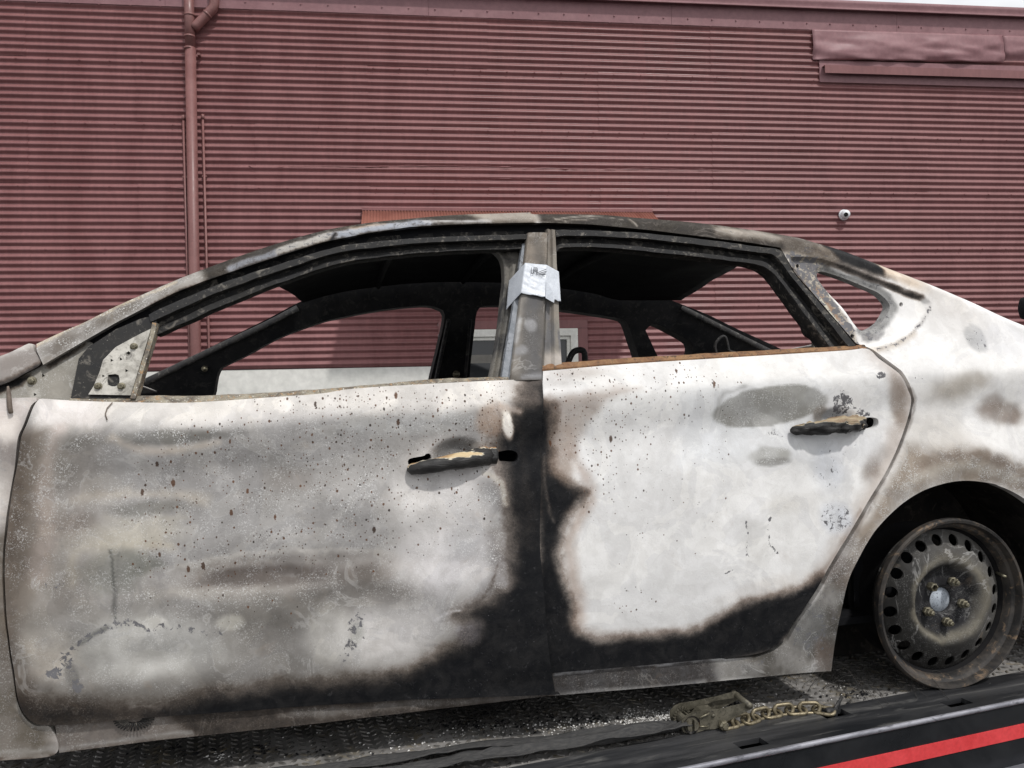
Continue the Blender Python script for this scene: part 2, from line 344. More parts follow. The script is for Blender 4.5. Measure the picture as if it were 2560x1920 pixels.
# ------------------------------------------------------------------ the side of the car as a surface y = S(x, z)
def flat0(x, z): return np.zeros_like(x)
_cl = unp([(-400, 1110), (100, 1085), (540, 1062), (836, 1043), (1187, 1022), (1370, 1000), (1750, 968), (2013, 952), (2300, 932), (2560, 926), (3100, 905)], CAR, flat0)
_bl = unp([(-400, 1005), (170, 995), (800, 975), (1268, 942), (1354, 930), (2161, 870), (2560, 850), (3100, 830)], CAR, flat0)
def zcr(x): return np.interp(x, _cl[:, 0], _cl[:, 2])
WC = unp([(2374, 1507)], CAR, lambda x, z: np.full_like(x, .03))[0]          # rear wheel centre
RIM = WC[2] - .001
def S(x, z):
    h = z - zcr(x); e = .012
    y = .44 * (np.sqrt(h * h + e * e) + h) / 2
    y = y + .013 * np.exp(-((h + .10) / .06) ** 2) - .007 * np.exp(-((h + .40) / .13) ** 2)
    t = -(h + .54); y = y + .10 * (np.sqrt(t * t + .0009) + t) / 2
    r = np.hypot(x - WC[0] - .05, z - WC[2] - .0); y = y - .012 * np.exp(-((r - .385) / .05) ** 2) * (r > .2)
    return y + .0028 * fbm(x * 5.5, z * 7, 3, 3)
WID = 1.74
def Sfar(x, z): return WID - .44 * np.maximum(z - zcr(x), 0) + 0 * x

def cu(P, dy=0.0):
    """picture points on the near side of the car"""
    q_ = unp(P, CAR, lambda x, z: S(x, z) + dy); return q_
def pxscale(cx, cy):
    a = cu([(cx, cy), (cx + 10, cy), (cx, cy + 10)]); return abs(a[1, 0] - a[0, 0]) / 10, abs(a[2, 2] - a[0, 2]) / 10

# ---- scorch patterns and some painted light and shade, laid out on the panels in car metres
def paint(X, Z, base, ops, mot=.65, gam=1.0, piv=.36):
    n = len(X); C = np.tile(np.array([*base, .35]), (n, 1)); K = np.zeros((n, 4)); K[:, 3] = mot
    w1 = fbm(X * 9, Z * 9, 11, 5); w2 = fbm(X * 34, Z * 34, 23, 4)
    X0, Z0 = X, Z
    X = X0 + .007 * fbm(X0 * 8, Z0 * 8, 91, 3) + .0035 * fbm(X0 * 40, Z0 * 40, 92, 3); Z = Z0 + .007 * fbm(X0 * 8, Z0 * 8, 93, 3) + .0035 * fbm(X0 * 40, Z0 * 40, 94, 3)
    brk = .78 + .22 * sstep(-.35, .25, fbm(X0 * 14, Z0 * 14, 95, 4))
    for i, op in enumerate(ops):
        kind, prm, soft, val, st = op
        if kind == 'E':
            cx, cy, rx, ry, rot = prm; c = cu([(cx, cy)])[0]; sx, sz = pxscale(cx, cy); rx *= sx; ry *= sz; a = R(rot)
            dx = X - c[0]; dz = Z - c[2]; u = dx * math.cos(a) + dz * math.sin(a); v = -dx * math.sin(a) + dz * math.cos(a)
            d = (np.sqrt((u / rx) ** 2 + (v / ry) ** 2) - 1) * min(rx, ry) * (1 if rx < 3 * ry else 1.5); s_ = sz
        elif kind == 'P':
            L = cu(prm); d = poly_dist(X, Z, L[:, [0, 2]]); s_ = pxscale(*np.mean(prm, 0))[1]
        else:
            pts, wd = prm; L = cu(smooth(pts, step=25)); s_ = pxscale(*np.mean(pts, 0))[1]; d = poly_dist(X, Z, L[:, [0, 2]], False) - wd * s_ / 2
        sf = max(soft * s_, .002); na = min(sf, .030); d = d + w1 * na * .30 + w2 * na * .22 + fbm(X * 5, Z * 5, 40 + i, 3) * na * .25
        m_ = (1 - sstep(-sf / 2, sf / 2, d)) * st * (brk if 's' not in val else 1)
        for k_, v_ in val.items():
            if k_ == 'c': C[:, :3] += (np.array(v_) - C[:, :3]) * m_[:, None]
            elif k_ == 'g': C[:, 3] += (v_ - C[:, 3]) * m_
            else:
                j = 'skfm'.index(k_); K[:, j] += (v_ - K[:, j]) * m_
    if gam != 1: C[:, :3] *= (.985, .965, .935)
    if gam != 1: C[:, :3] = piv * (np.maximum(C[:, :3], .001) / piv) ** gam
    return C, K
def set_attr(o, C, K):
    for nm, A in (('col', C), ('msk', K)):
        a = o.data.attributes.new(nm, 'FLOAT_COLOR', 'POINT'); a.data.foreach_set('color', np.clip(A, 0, 4).astype(np.float32).ravel())

def cdt_mesh(outline, holes, h):
    """triangulate a flat outline with holes on a staggered grid of spacing h -> points, triangles, boundary loops"""
    loops = [np.asarray(outline)] + [np.asarray(q_) for q_ in holes]
    O = loops[0]; lo_, hi_ = O.min(0), O.max(0)
    gx = np.arange(lo_[0], hi_[0], h); gz = np.arange(lo_[1], hi_[1], h * .87)
    GX, GZ = np.meshgrid(gx, gz); GX = GX + (np.arange(len(gz)) % 2)[:, None] * h / 2
    G = np.stack([GX.ravel(), GZ.ravel()], 1)
    keep = poly_dist(G[:, 0], G[:, 1], O) < -h * .55
    for H in loops[1:]: keep &= poly_dist(G[:, 0], G[:, 1], H) > h * .55
    G = G[keep]; pts = [Vector(p) for L in loops for p in L] + [Vector(p) for p in G]
    edges = []; k = 0
    for L in loops:
        m_ = len(L); edges += [(k + i, k + (i + 1) % m_) for i in range(m_)]; k += m_
    V, _e, Fc, *_r = delaunay_2d_cdt(pts, edges, [], 0, 1e-6, False)
    V = np.array([(v.x, v.y) for v in V]); Fc = np.array(Fc); Cn = V[Fc].mean(1)
    ok = poly_dist(Cn[:, 0], Cn[:, 1], O) < 0
    for H in loops[1:]: ok &= poly_dist(Cn[:, 0], Cn[:, 1], H) > 0
    return V, Fc[ok]
def hem(V3, Fc, vec):
    """turn the boundary edges inwards by vec, giving the sheet a folded edge"""
    cnt = {}
    for f in Fc:
        for i in range(3):
            a, b = int(f[i]), int(f[(i + 1) % 3]); cnt.setdefault((min(a, b), max(a, b)), []).append((a, b))
    V3 = list(map(tuple, V3)); Fo = [tuple(map(int, f)) for f in Fc]; mp = {}
    for k_, l in cnt.items():
        if len(l) == 1:
            a, b = l[0]
            for q_ in (a, b):
                if q_ not in mp: mp[q_] = len(V3); V3.append(tuple(np.asarray(V3[q_]) + vec))
            Fo.append((b, a, mp[a], mp[b]))
    return V3, Fo
def circ_px(cx, cy, rx, ry, n=14):
    return [(cx + rx * math.cos(2 * math.pi * k / n), cy + ry * math.sin(2 * math.pi * k / n)) for k in range(n)]

def panel(name, outline, holes=(), h=.006, dy=0.0, ops=None, base=(.4, .4, .4), mat='burnt', parent=None, depth=.02, extra=None, outline_smooth=True, surf=None, unproj=None, gam=1.0):
    up_ = unproj or cu
    def loop(px, sm):
        L = up_(px)[:, [0, 2]]
        return smooth(np.vstack([L, L[:1]]), step=max(h, .004))[:-1] if sm else smooth_lin(L, h)
    O = loop(outline, outline_smooth); H = [loop(q_, True) for q_ in holes]
    V, Fc = cdt_mesh(O, H, h); X, Z = V[:, 0], V[:, 1]
    Y = (surf or S)(X, Z) + dy
    if extra: Y = Y + extra(X, Z)
    V3 = np.stack([X, Y, Z], 1)
    # outward faces look to -y
    t = V3[Fc]; nr = np.cross(t[:, 1] - t[:, 0], t[:, 2] - t[:, 0])
    flip = nr[:, 1] > 0; Fc[flip] = Fc[flip][:, ::-1]
    VV, FF = hem(V3, Fc, np.array([0, depth, 0])) if depth else (V3, Fc)
    o = mesh_obj(name, VV, FF, mat, parent); 
    if ops is not None:
        VV = np.asarray(VV); C, K = paint(VV[:, 0], VV[:, 2], base, ops, gam=gam); set_attr(o, C, K)
    return sharp(o, 40)
def smooth_lin(L, h):
    out = []
    for i in range(len(L)):
        a, b = L[i], L[(i + 1) % len(L)]; n = max(1, int(np.linalg.norm(b - a) / max(h, .004)))
        out += [a + (b - a) * k / n for k in range(n)]
    return np.array(out)
def loft(name, A, B, prof, mat, parent=None, n=None, dy=0.0, unproj=None, ops=None, base=(.1, .1, .1), sm=True, sub=1):
    """a strip between two traced lines; prof = (share of the way from A to B, depth in)"""
    up_ = unproj or cu
    n = n or max(6, int(sum(math.dist(A[i], A[i + 1]) for i in range(len(A) - 1)) / 9))
    def rs(P):
        if sm:
            # matched parameter along the control points
            P = np.asarray(P, float); t = np.linspace(0, len(P) - 1, n); c = smooth_par(P, t); return c
        P = np.asarray(P, float); t = np.linspace(0, len(P) - 1, n); return np.stack([np.interp(t, range(len(P)), P[:, k]) for k in (0, 1)], 1)
    a = up_(rs(A)); b = up_(rs(B)); V = []; Fc = []
    if sub > 1:
        pr = []
        for (s0, d0), (s1, d1) in zip(prof[:-1], prof[1:]):
            pr += [(s0 + (s1 - s0) * k / sub, d0 + (d1 - d0) * k / sub) for k in range(sub)]
        prof = pr + [prof[-1]]
    m_ = len(prof)
    for i in range(n):
        for s_, d_ in prof: q_ = a[i] + (b[i] - a[i]) * s_ + np.array([0, d_ + dy, 0]); V.append(q_)
    V = np.array(V); V[:, 1] += .0022 * fbm(V[:, 0] * 38, V[:, 2] * 38, 71, 3); V[:, 2] += .0016 * fbm(V[:, 0] * 30, V[:, 2] * 30, 72, 3)
    for i in range(n - 1):
        for k in range(m_ - 1): Fc.append((i * m_ + k, (i + 1) * m_ + k, (i + 1) * m_ + k + 1, i * m_ + k + 1))
    o = mesh_obj(name, V, Fc, mat, parent)
    if ops is not None:
        VV = np.asarray(V); C, K = paint(VV[:, 0], VV[:, 2], base, ops); set_attr(o, C, K)
    return sharp(o, 30)
def smooth_par(P, t):
    Q = np.vstack([2 * P[0] - P[1], P, 2 * P[-1] - P[-2]]); i = np.clip(np.floor(t).astype(int), 0, len(P) - 2); f = (t - i)[:, None]
    p0, p1, p2, p3 = Q[i], Q[i + 1], Q[i + 2], Q[i + 3]
    return .5 * (2 * p1 + (p2 - p0) * f + (2 * p0 - 5 * p1 + 4 * p2 - p3) * f ** 2 + (3 * p1 - p0 - 3 * p2 + p3) * f ** 3)

# ================================================================== SETTING
def ground():
    V = [(-150, -150, 0), (150, -150, 0), (150, 150, 0), (-150, 150, 0)]
    g = mesh_obj('ground', V, [(0, 1, 2, 3)], 'asphalt', smooth_=False); g['kind'] = 'structure'
ground()

# ------------------------------------------------------------------ maroon shed
def wu(P, dy=0.0): return unp(P, WALL, lambda x, z: np.full_like(x, dy))
shed = thing('shed', 'long maroon corrugated iron shed with white base behind the burnt car', 'building', tuple(WALL[0]), WALL[3])
PITCH = .076; AMP = .0115
ztop = wu([(1280, 49)])[0][2]; zlap = wu([(1280, 468)])[0][2]; zbot = wu([(1080, 920.5)])[0][2]
def sheet_mesh(name, x0, x1, z0, z1, dy, tr=False, jag=0.0):
    n = max(2, int(round((z1 - z0) / PITCH * 12))); zs = np.linspace(z0, z1, n + 1); y = AMP * np.cos(2 * math.pi * (zs - zlap) / PITCH)
    nx = 5; xs = np.linspace(x0, x1, nx); V = []; Fc = []
    for x in xs:
        for z, yy in zip(zs, y):
            jx = jag * math.sin(z * 41 + x0) if x in (xs[0], xs[-1]) else 0
            V.append((x + jx, yy + dy + .0012 * math.sin(x * 1.7 + z * 5), z))
    m_ = len(zs)
    for i in range(nx - 1):
        for k in range(m_ - 1): Fc.append((i * m_ + k, (i + 1) * m_ + k, (i + 1) * m_ + k + 1, i * m_ + k + 1))
    b0 = len(V)                                    # folded end edges give each sheet a visible thickness
    for e, i in ((0, 0), (1, nx - 1)):
        for k in range(m_): v = V[i * m_ + k]; V.append((v[0], v[1] + .003, v[2]))
        for k in range(m_ - 1):
            a = i * m_ + k; b = b0 + e * m_ + k; Fc.append((a, a + 1, b + 1, b) if e == 0 else (a, b, b + 1, a + 1))
    return sharp(mesh_obj(name, V, Fc, 'sheet', shed), 50)
rows = []; z = zlap
while z > zbot + .05: rows.append((max(zbot, z - 9 * PITCH), z)); z -= 9 * PITCH
z = zlap
while z < ztop: rows.append((z, min(ztop + .05, z + 9 * PITCH))); z += 9 * PITCH
rows.sort()
odd = [wu([(p, 450)])[0][0] for p in (-760, -220, 345, 915, 1500, 2050, 2600, 3160)]
even = [wu([(p, 450)])[0][0] for p in (-500, 62, 640, 1216, 1782, 2314, 2870)]
WX0, WX1 = -9.5, 13.5
wa, wb = wu([(1095, 800), (1468, 800)])[:, 0]       # the window opening with its boards
wz = wu([(1300, 801)])[0][2]
for ri, (z0, z1) in enumerate(rows):
    up_i = round((z0 - zlap) / (9 * PITCH)) if z0 >= zlap - .01 else -1 - round((zlap - z1) / (9 * PITCH))
    xs = [WX0] + (odd if up_i % 2 == 1 else even) + [WX1]
    for c in range(len(xs) - 1):
        dy = -.0042 * (c % 2) - .0009 * (ri % 2)
        pieces = [(xs[c], xs[c + 1] + .04, z0, z1)]
        if z0 < wz and xs[c] < wb and xs[c + 1] > wa:             # cut round the window
            pieces = []
            if xs[c] < wa: pieces.append((xs[c], wa, z0, z1))
            if xs[c + 1] > wb: pieces.append((wb, xs[c + 1] + .04, z0, z1))
            if z1 > wz: pieces.append((max(xs[c], wa), min(xs[c + 1], wb), wz, z1))
        for p in pieces: sheet_mesh('corrugated_sheet', *p, dy, jag=.004)
# screw heads along every lap
bm = bmesh.new()
for z0, z1 in rows:
    x = WX0 + .1
    while x < WX1:
        if not (wa < x < wb and z1 < wz + .1): bmesh.ops.create_cone(bm, cap_ends=True, segments=6, radius1=.009, radius2=.006, depth=.008, matrix=Matrix.Translation((x, -AMP - .006, round((z1 - zlap) / PITCH) * PITCH + zlap - PITCH / 2)) @ Matrix.Rotation(R(90), 4, 'X'))
        x += .315 + random.uniform(-.02, .02)
o = bm_obj('screw_heads', bm, 'sheet', shed); o['kind'] = 'stuff'
# solid body behind the sheets: white base, dark inner wall, roof
def wall_box(name, x0, x1, y0, y1, z0, z1, mat, parent=shed, bev=0):
    return box_obj(name, ((x0 + x1) / 2, (y0 + y1) / 2, (z0 + z1) / 2), (x1 - x0, y1 - y0, z1 - z0), mat, parent, bev)
wall_box('base_wall', WX0, wa, .012, .2, 0, zbot + .02, 'plinth'); wall_box('base_wall', wb, WX1, .012, .2, 0, zbot + .02, 'plinth')
wall_box('base_wall', wa, wb, .012, .2, 0, .9, 'plinth')
wall_box('inner_wall', WX0, wa, .04, .2, zbot + .02, ztop + .3, 'sheet'); wall_box('inner_wall', wb, WX1, .04, .2, zbot + .02, ztop + .3, 'sheet')
wall_box('inner_wall', wa, wb, .04, .2, wz - .02, ztop + .3, 'sheet')
# flashing with its screws, eave gutter, roof
fl0, fl1 = ztop, ztop + .30
xs = np.linspace(WX0, WX1, 9)
for a, b in zip(xs[:-1], xs[1:]): wall_box('flashing', a, b - .003, -.022 - .002 * (int(a * 10) % 2), -.012, fl0, fl1, 'trim')
bm = bmesh.new(); x = WX0
while x < WX1:
    bmesh.ops.create_cone(bm, cap_ends=True, segments=7, radius1=.011, radius2=.007, depth=.01, matrix=Matrix.Translation((x, -.028, ztop + .075)) @ Matrix.Rotation(R(90), 4, 'X')); x += .30
o = bm_obj('flashing_screws', bm, 'trim', shed); o['kind'] = 'stuff'
gl = wu([(2560, 41)], -.10)[0][2]; gt = gl + .112
prof = [(-.012, gl + .025), (-.06, gl + .010), (-.085, gl), (-.100, gl), (-.100, gl + .012), (-.093, gl + .02), (-.093, gl + .05), (-.102, gl + .07), (-.102, gl + .09), (-.095, gt), (-.080, gt), (-.075, gt - .02), (-.012, gt - .03)]
V = [(x, y, z) for x in np.linspace(WX0, WX1, 12) for y, z in prof]; m_ = len(prof)
Fc = [(i * m_ + k, (i + 1) * m_ + k, (i + 1) * m_ + k + 1, i * m_ + k + 1) for i in range(11) for k in range(m_ - 1)]
sharp(mesh_obj('gutter', V, Fc, 'trim', shed), 25)
mesh_obj('roof', [(WX0, -.1, gt - .03), (WX1, -.1, gt - .03), (WX1, 9, gt + .9), (WX0, 9, gt + .9)], [(0, 1, 2, 3)], 'sheet', shed, False)
# loose patch panels under the gutter and the ledge below them
def patch(name, px, seed, bulge):
    A = wu(px, -.03); nx, nz = 46, 16; V = []; Fc = []
    for j in range(nz + 1):
        for i in range(nx + 1):
            u, v = i / nx, j / nz
            p = (A[0] * (1 - u) + A[1] * u) * (1 - v) + (A[3] * (1 - u) + A[2] * u) * v
            wv = bulge * (fbm(np.array([u * 5.0 + seed]), np.array([v * 2.2 + seed]), 5, 3)[0] * v * 1.3 - .35 * math.sin(v * 3.1)) 
            V.append((p[0], p[1] + wv, p[2]))
    for j in range(nz):
        for i in range(nx): a = j * (nx + 1) + i; Fc.append((a, a + nx + 1, a + nx + 2, a + 1))
    o = mesh_obj(name, V, Fc, 'trim', shed); md = o.modifiers.new('thick', 'SOLIDIFY'); md.thickness = .003; return o
patch('patch_panel', [(2030, 73), (2505, 88), (2511, 157), (2033, 150)], 1.3, .07)
patch('patch_panel', [(2506, 89), (3000, 102), (3000, 160), (2512, 157)], 4.1, .06)
L = wu([(2062, 162), (2560, 158), (2062, 182), (2560, 184)], -.09)
lx0, lx1 = L[0][0], L[1][0] + 3; lz0, lz1 = L[2][2], L[0][2]
bm = bmesh.new(); box(bm, ((lx0 + lx1) / 2, -.09, (lz0 + lz1) / 2), (lx1 - lx0, .006, lz1 - lz0)); box(bm, ((lx0 + lx1) / 2, -.055, lz1 - .003), (lx1 - lx0, .064, .006))
bm_obj('ledge', bm, 'sheet', shed)
q0 = wu([(2048, 150), (2048, 205)], -.02)
wall_box('ledge_backing', q0[0][0], lx1, -.024, -.013, q0[1][2], q0[0][2], 'trim')
# ridges of old sealant left on the sheets
for pts, rad in (([(622, 413), (640, 418), (760, 416), (900, 417), (1060, 414), (1240, 417), (1420, 421), (1600, 421), (1750, 424), (1862, 427)], .008), ([(395, 468), (470, 470), (560, 469), (645, 471)], .005), ([(1140, 443), (1230, 446), (1330, 447)], .004)):
    P = smooth(wu(pts, -.014), 160); P[:, 2] += .012 * fbm(P[:, 0] * 4, P[:, 0] * 0, 12, 4); rr_ = .55 * rad * (.35 + np.abs(fbm(P[:, 0] * 9, P[:, 0] * 0 + 2, 15, 3)) * 2.2)
    tube('sealant_ridge', P, rr_, 'sheet', shed, 6)
# window with its boards
def board(name, x0, x1, z0, z1, y0, y1, mat, parent): return wall_box(name, x0, x1, y0, y1, z0, z1, mat, parent, .004)
fw = wu([(1120, 826), (1443, 821), (1443, 840)]); fx0, fx1, fz1 = fw[0][0], fw[1][0], fw[1][2]; ft = .085
window = board('window', wa, wb, fz1 + .002, wz, -.02, .03, 'sheet', shed)
window['label'] = 'white framed window in a flat maroon surround'
board('surround_board', wa, fx0, .9, fz1, -.02, .03, 'sheet', window); board('surround_board', fx1, wb, .9, fz1, -.02, .03, 'sheet', window)
board('frame', fx0, fx1, fz1 - ft, fz1, -.035, .05, 'white', window)
board('frame', fx0, fx0 + ft, .9, fz1 - ft, -.035, .05, 'white', window); board('frame', fx1 - ft, fx1, .9, fz1 - ft, -.035, .05, 'white', window)
board('sash', fx0 + ft, fx1 - ft, fz1 - ft - .04, fz1 - ft, .0, .05, 'white', window)
board('sash', fx1 - ft - .04, fx1 - ft, .9, fz1 - ft - .04, .0, .05, 'white', window); board('sash', fx0 + ft, fx0 + ft + .04, .9, fz1 - ft - .04, .0, .05, 'white', window)
wall_box('pane', fx0 + ft + .04, fx1 - ft - .04, .04, .05, .9, fz1 - ft - .04, 'glass', window)
bz = wu([(1250, 886)])[0][2]
wall_box('grey_panel', fx0 + ft + .06, fx1 - .35, .033, .039, .95, bz, mottled('flat_grey', ((.16, .15, .135), (.21, .2, .18)), 3), window)  # flat grey panel set before the lower part of the pane
wall_box('dark_panel', fx0 + ft + .06, fx0 + ft + .42, .022, .031, .95, wu([(1200, 908)])[0][2], 'glass', window)  # darker panel set before the lower left of the pane
# rippled awning over the window
aw = wu([(905, 526), (1628, 530)]); ax0, ax1, az = aw[0][0], aw[1][0], aw[0][2]
bm = bmesh.new(); box(bm, ((ax0 + ax1) / 2, -.03, az + .005), (ax1 - ax0, .05, .03))
awn = bm_obj('awning', bm, 'sheet', shed)
n = int((ax1 - ax0) / .034 * 6); xs = np.linspace(ax0 + .01, ax1 - .01, n); V = []; Fc = []
for j, t in enumerate(np.linspace(0, 1, 3)):
    for i, x in enumerate(xs): V.append((x, -.06 - .75 * t, az - .015 - .42 * t + .0055 * math.cos(2 * math.pi * x / .034)))
for j in range(2):
    for i in range(n - 1): a = j * n + i; Fc.append((a, a + n, a + n + 1, a + 1))
o = mesh_obj('awning_sheet', V, Fc, 'awn', awn); md = o.modifiers.new('thick', 'SOLIDIFY'); md.thickness = .002
for x in (ax0 + .05, ax1 - .05):
    bm = bmesh.new(); bmesh.ops.create_cube(bm, size=1, matrix=Matrix.Translation((x, -.40, az - .26)) @ Matrix.Rotation(R(29), 4, 'X') @ Matrix.Diagonal((.03, .82, .03, 1)))
    bm_obj('bracket', bm, 'sheet', awn)

# ------------------------------------------------------------------ downpipe, conduits, camera on the wall
dp = thing('drainpipe', 'round maroon drainpipe with angled branch running down the corrugated shed wall', 'drainpipe', tuple(WALL[0]), WALL[3])
D = wu([(472, 0), (474, 60), (476, 120), (491, 860), (494, 1000)], -.075); D[:, 1] = -.075; xm = D[:, 0].mean()
ztp = D[0][2] + .15
tube('upper_pipe', [(D[0][0], -.075, ztp), (D[2][0], -.075, D[2][2])], .053, 'pipe', dp, 20)
tube('lower_pipe', [(D[2][0], -.075, D[2][2]), (D[3][0] - .01, -.075, D[3][2]), (D[3][0] - .01, -.075, .1)], .0575, 'pipe', dp, 20)
for y_, r_ in ((38, .057), (92, .0595), (122, .061)):
    p = wu([(474, y_)], -.075)[0]; tube('collar', [(p[0], -.075, p[2] - .012), (p[0], -.075, p[2] + .012)], r_, 'pipe', dp, 20)
bp = wu([(535, -40), (536, 12), (530, 24), (484, 72)], -.075); bp[:, 1] = -.078
tube('branch_pipe', smooth(bp, 14), .052, 'pipe', dp, 20)
p = wu([(518, 36)], -.078)[0]; d = bp[3] - bp[2]; d /= np.linalg.norm(d); tube('collar', [p - d * .012, p + d * .012], .056, 'pipe', dp, 20)
for y_ in (135, 700):
    p = wu([(480, y_)], -.07)[0]; bm = bmesh.new(); box(bm, (p[0] + .07, -.045, p[2]), (.03, .07, .025)); bm_obj('wall_clip', bm, 'pipe', dp)
for (a, b, lab) in (((463, 289), (470, 900), 'thin maroon conduit on the left side of the drainpipe'), ((513, 287), (517, 900), 'thin maroon conduit on the right side of the drainpipe')):
    P = wu([a, b], -.03); P[:, 0] = P[:, 0].mean() + np.array([-.005, .005])
    t = thing('conduit', lab, 'pipe', tuple(WALL[0]), WALL[3], 'conduits beside the drainpipe')
    tube('pipe', [P[0], P[1], (P[1][0], P[1][1], .2)], .013, 'pipe', t, 10); tube('coupling', [P[0] - (0, 0, .05), P[0] + (0, 0, .004)], .018, 'pipe', t, 10)
    for f_ in (.25, .6): pp = P[0] * (1 - f_) + P[1] * f_; bm = bmesh.new(); box(bm, (pp[0], -.02, pp[2]), (.05, .03, .02)); bm_obj('saddle_clip', bm, 'pipe', t)
c = wu([(2113, 536)], -.05)[0]
sc_ = thing('security_camera', 'small white dome security camera on the maroon wall', 'camera', tuple(np.array(WALL[0]) + WALL[1] * c[0] + np.array([0, 0, c[2]])), WALL[3])
V, Fc = lathe_mesh([(.0, -.028), (.045, -.028), (.062, -.022), (.066, -.01), (.066, .004), (0, .004)], 32); mesh_obj('base', shift(V, (.0, -.012, 0)), Fc, 'camwhite', sc_)
prof = [(.056 * math.sin(a), -.056 * math.cos(a)) for a in np.linspace(.42, 2.2, 14)]
rot = Matrix.Rotation(R(-22), 3, 'Z') @ Matrix.Rotation(R(14), 3, 'X')
def rshift(V, d): return [tuple(rot @ Vector(v) + Vector(d)) for v in V]
V, Fc = lathe_mesh(prof, 28); mesh_obj('eyeball', rshift(V, (0, -.055, 0)), Fc, 'camwhite', sc_)
V, Fc = lathe_mesh([(.0235, -.053), (.0235, -.044), (.011, -.040), (.011, -.047), (0, -.047)], 24); mesh_obj('lens', rshift(V, (0, -.055, 0)), Fc, 'lens', sc_)
V, Fc = lathe_mesh([(.026, -.046), (.026, -.054), (.0236, -.055), (.0236, -.05)], 24); mesh_obj('lens_ring', rshift(V, (0, -.055, 0)), Fc, 'rim', sc_)

# ================================================================== FLATBED TRUCK
E0 = on_z([(1760, 1913), (2560, 1750)], .95, frame((0, 0, 0), 0))
yawb = math.atan2(E0[1][1] - E0[0][1], E0[1][0] - E0[0][0])
BED = frame((E0[0][0], E0[0][1], .95), yawb)
def bd(P, z=0.0): return on_z(P, .95 + z, BED)
truck = thing('flatbed_truck', 'black steel tow truck tray with tread plate deck and red striped side', 'truck', tuple(BED[0]), yawb)
RB = float(np.mean(bd([(1760, 1846), (2230, 1776), (2560, 1714)])[:, 1]))         # width of the smooth rail
def slot(px):
    P = bd(px)[:, :2]; c = P.mean(0); return c
s1 = slot([(1829, 1862), (1854, 1877), (1925, 1862), (1899, 1850)]); s2 = slot([(2365, 1764), (2392, 1752), (2440, 1764), (2405, 1778)]); s3 = slot([(2085, 1788)])
ds = s2[0] - s1[0]; slots = [(s1[0] + k * ds, s1[1]) for k in (-3, -2, -1, 0, 1, 2, 3)] + [(s3[0], s3[1])]
BX0, BX1, BW = -3.6, 3.4, 2.35
SW, SD = .074, .036
def slot_rect(c, w=SW, d=SD): return np.array([(c[0] - w / 2, c[1] - d / 2), (c[0] + w / 2, c[1] - d / 2), (c[0] + w / 2, c[1] + d / 2), (c[0] - w / 2, c[1] + d / 2)])
RB2 = max(RB, s3[1] + .035)
O = np.array([(BX0, 0), (BX1, 0), (BX1, RB2), (BX0, RB2)])
V, Fc = cdt_mesh(smooth_lin(O, .08), [slot_rect(c) for c in slots], .06)
V3 = np.stack([V[:, 0], V[:, 1], .004 + 0 * V[:, 0]], 1); VV, FF = hem(V3, Fc, np.array([0, 0, -.012]))
rail = mesh_obj('side_rail', VV, FF, 'rail', truck, False)
bm = bmesh.new(); box(bm, ((BX0 + BX1) / 2, BW / 2, -.03), (BX1 - BX0, BW - .02, .02)); bm_obj('sub_floor', bm, 'black', truck)
bm = bmesh.new(); box(bm, ((BX0 + BX1) / 2, (RB2 + BW) / 2, -.006), (BX1 - BX0, BW - RB2 - .002, .012)); deck = bm_obj('deck_plate', bm, 'deck', truck)
tube('worn_edge', [(x, 0.0, -.001) for x in np.linspace(BX0, BX1, 60)], .0065, 'edge', rail, 8)
bm = bmesh.new(); box(bm, ((BX0 + BX1) / 2, .004, -.085), (BX1 - BX0, .008, .155)); side = bm_obj('side_plate', bm, 'blackpaint', truck)
dd = []
for P in ([(2560, 1808), (2560, 1842)],):
    pass
# stripe height below the edge, read at the right border where the side is seen square on
rr = ray([2560, 2560, 2560], [1750, 1808, 1842]); O_, ex_, ey_, _y = BED; tt = ((O_ - CAM) @ ey_) / (rr @ ey_); zz = (CAM + rr * tt[:, None])[:, 2] - .95
bm = bmesh.new(); box(bm, ((BX0 + BX1) / 2, -.001, (zz[1] + zz[2]) / 2), (BX1 - BX0, .003, zz[1] - zz[2])); bm_obj('red_stripe', bm, 'red', side)
bm = bmesh.new(); box(bm, ((BX0 + BX1) / 2, -.008, -.167), (BX1 - BX0, .05, .012)); bm_obj('lower_flange', bm, 'edge', side)
for x in np.arange(BX0 + .4, BX1, 1.1):
    bm = bmesh.new(); box(bm, (x, BW / 2, -.10), (.08, BW - .1, .11)); bm_obj('cross_member', bm, 'black', truck)
for yy in (.75, 1.55):
    bm = bmesh.new(); box(bm, ((BX0 + BX1) / 2, yy, -.26), (BX1 - BX0, .09, .2)); bm_obj('chassis_beam', bm, 'black', truck)
bm = bmesh.new(); box(bm, ((BX0 + BX1) / 2, BW - .03, -.02), (BX1 - BX0, .06, .09)); bm_obj('far_rail', bm, 'blackpaint', truck)
def truck_wheel(x, y):
    V, Fc = lathe_mesh([(.14, -.10), (.24, -.12), (.29, -.13), (.40, -.12), (.42, -.08), (.42, .08), (.40, .12), (.29, .13)], 40)
    o = mesh_obj('truck_wheel', shift(V, (x, y, -.53)), Fc, 'black', truck)
    V, Fc = lathe_mesh([(0, -.06), (.1, -.07), (.15, -.10), (.2, -.05), (.26, -.12)], 32); mesh_obj('truck_rim', shift(V, (x, y, -.53)), Fc, 'rim', o)
for y in (.42, 1.9): truck_wheel(1.9, y)
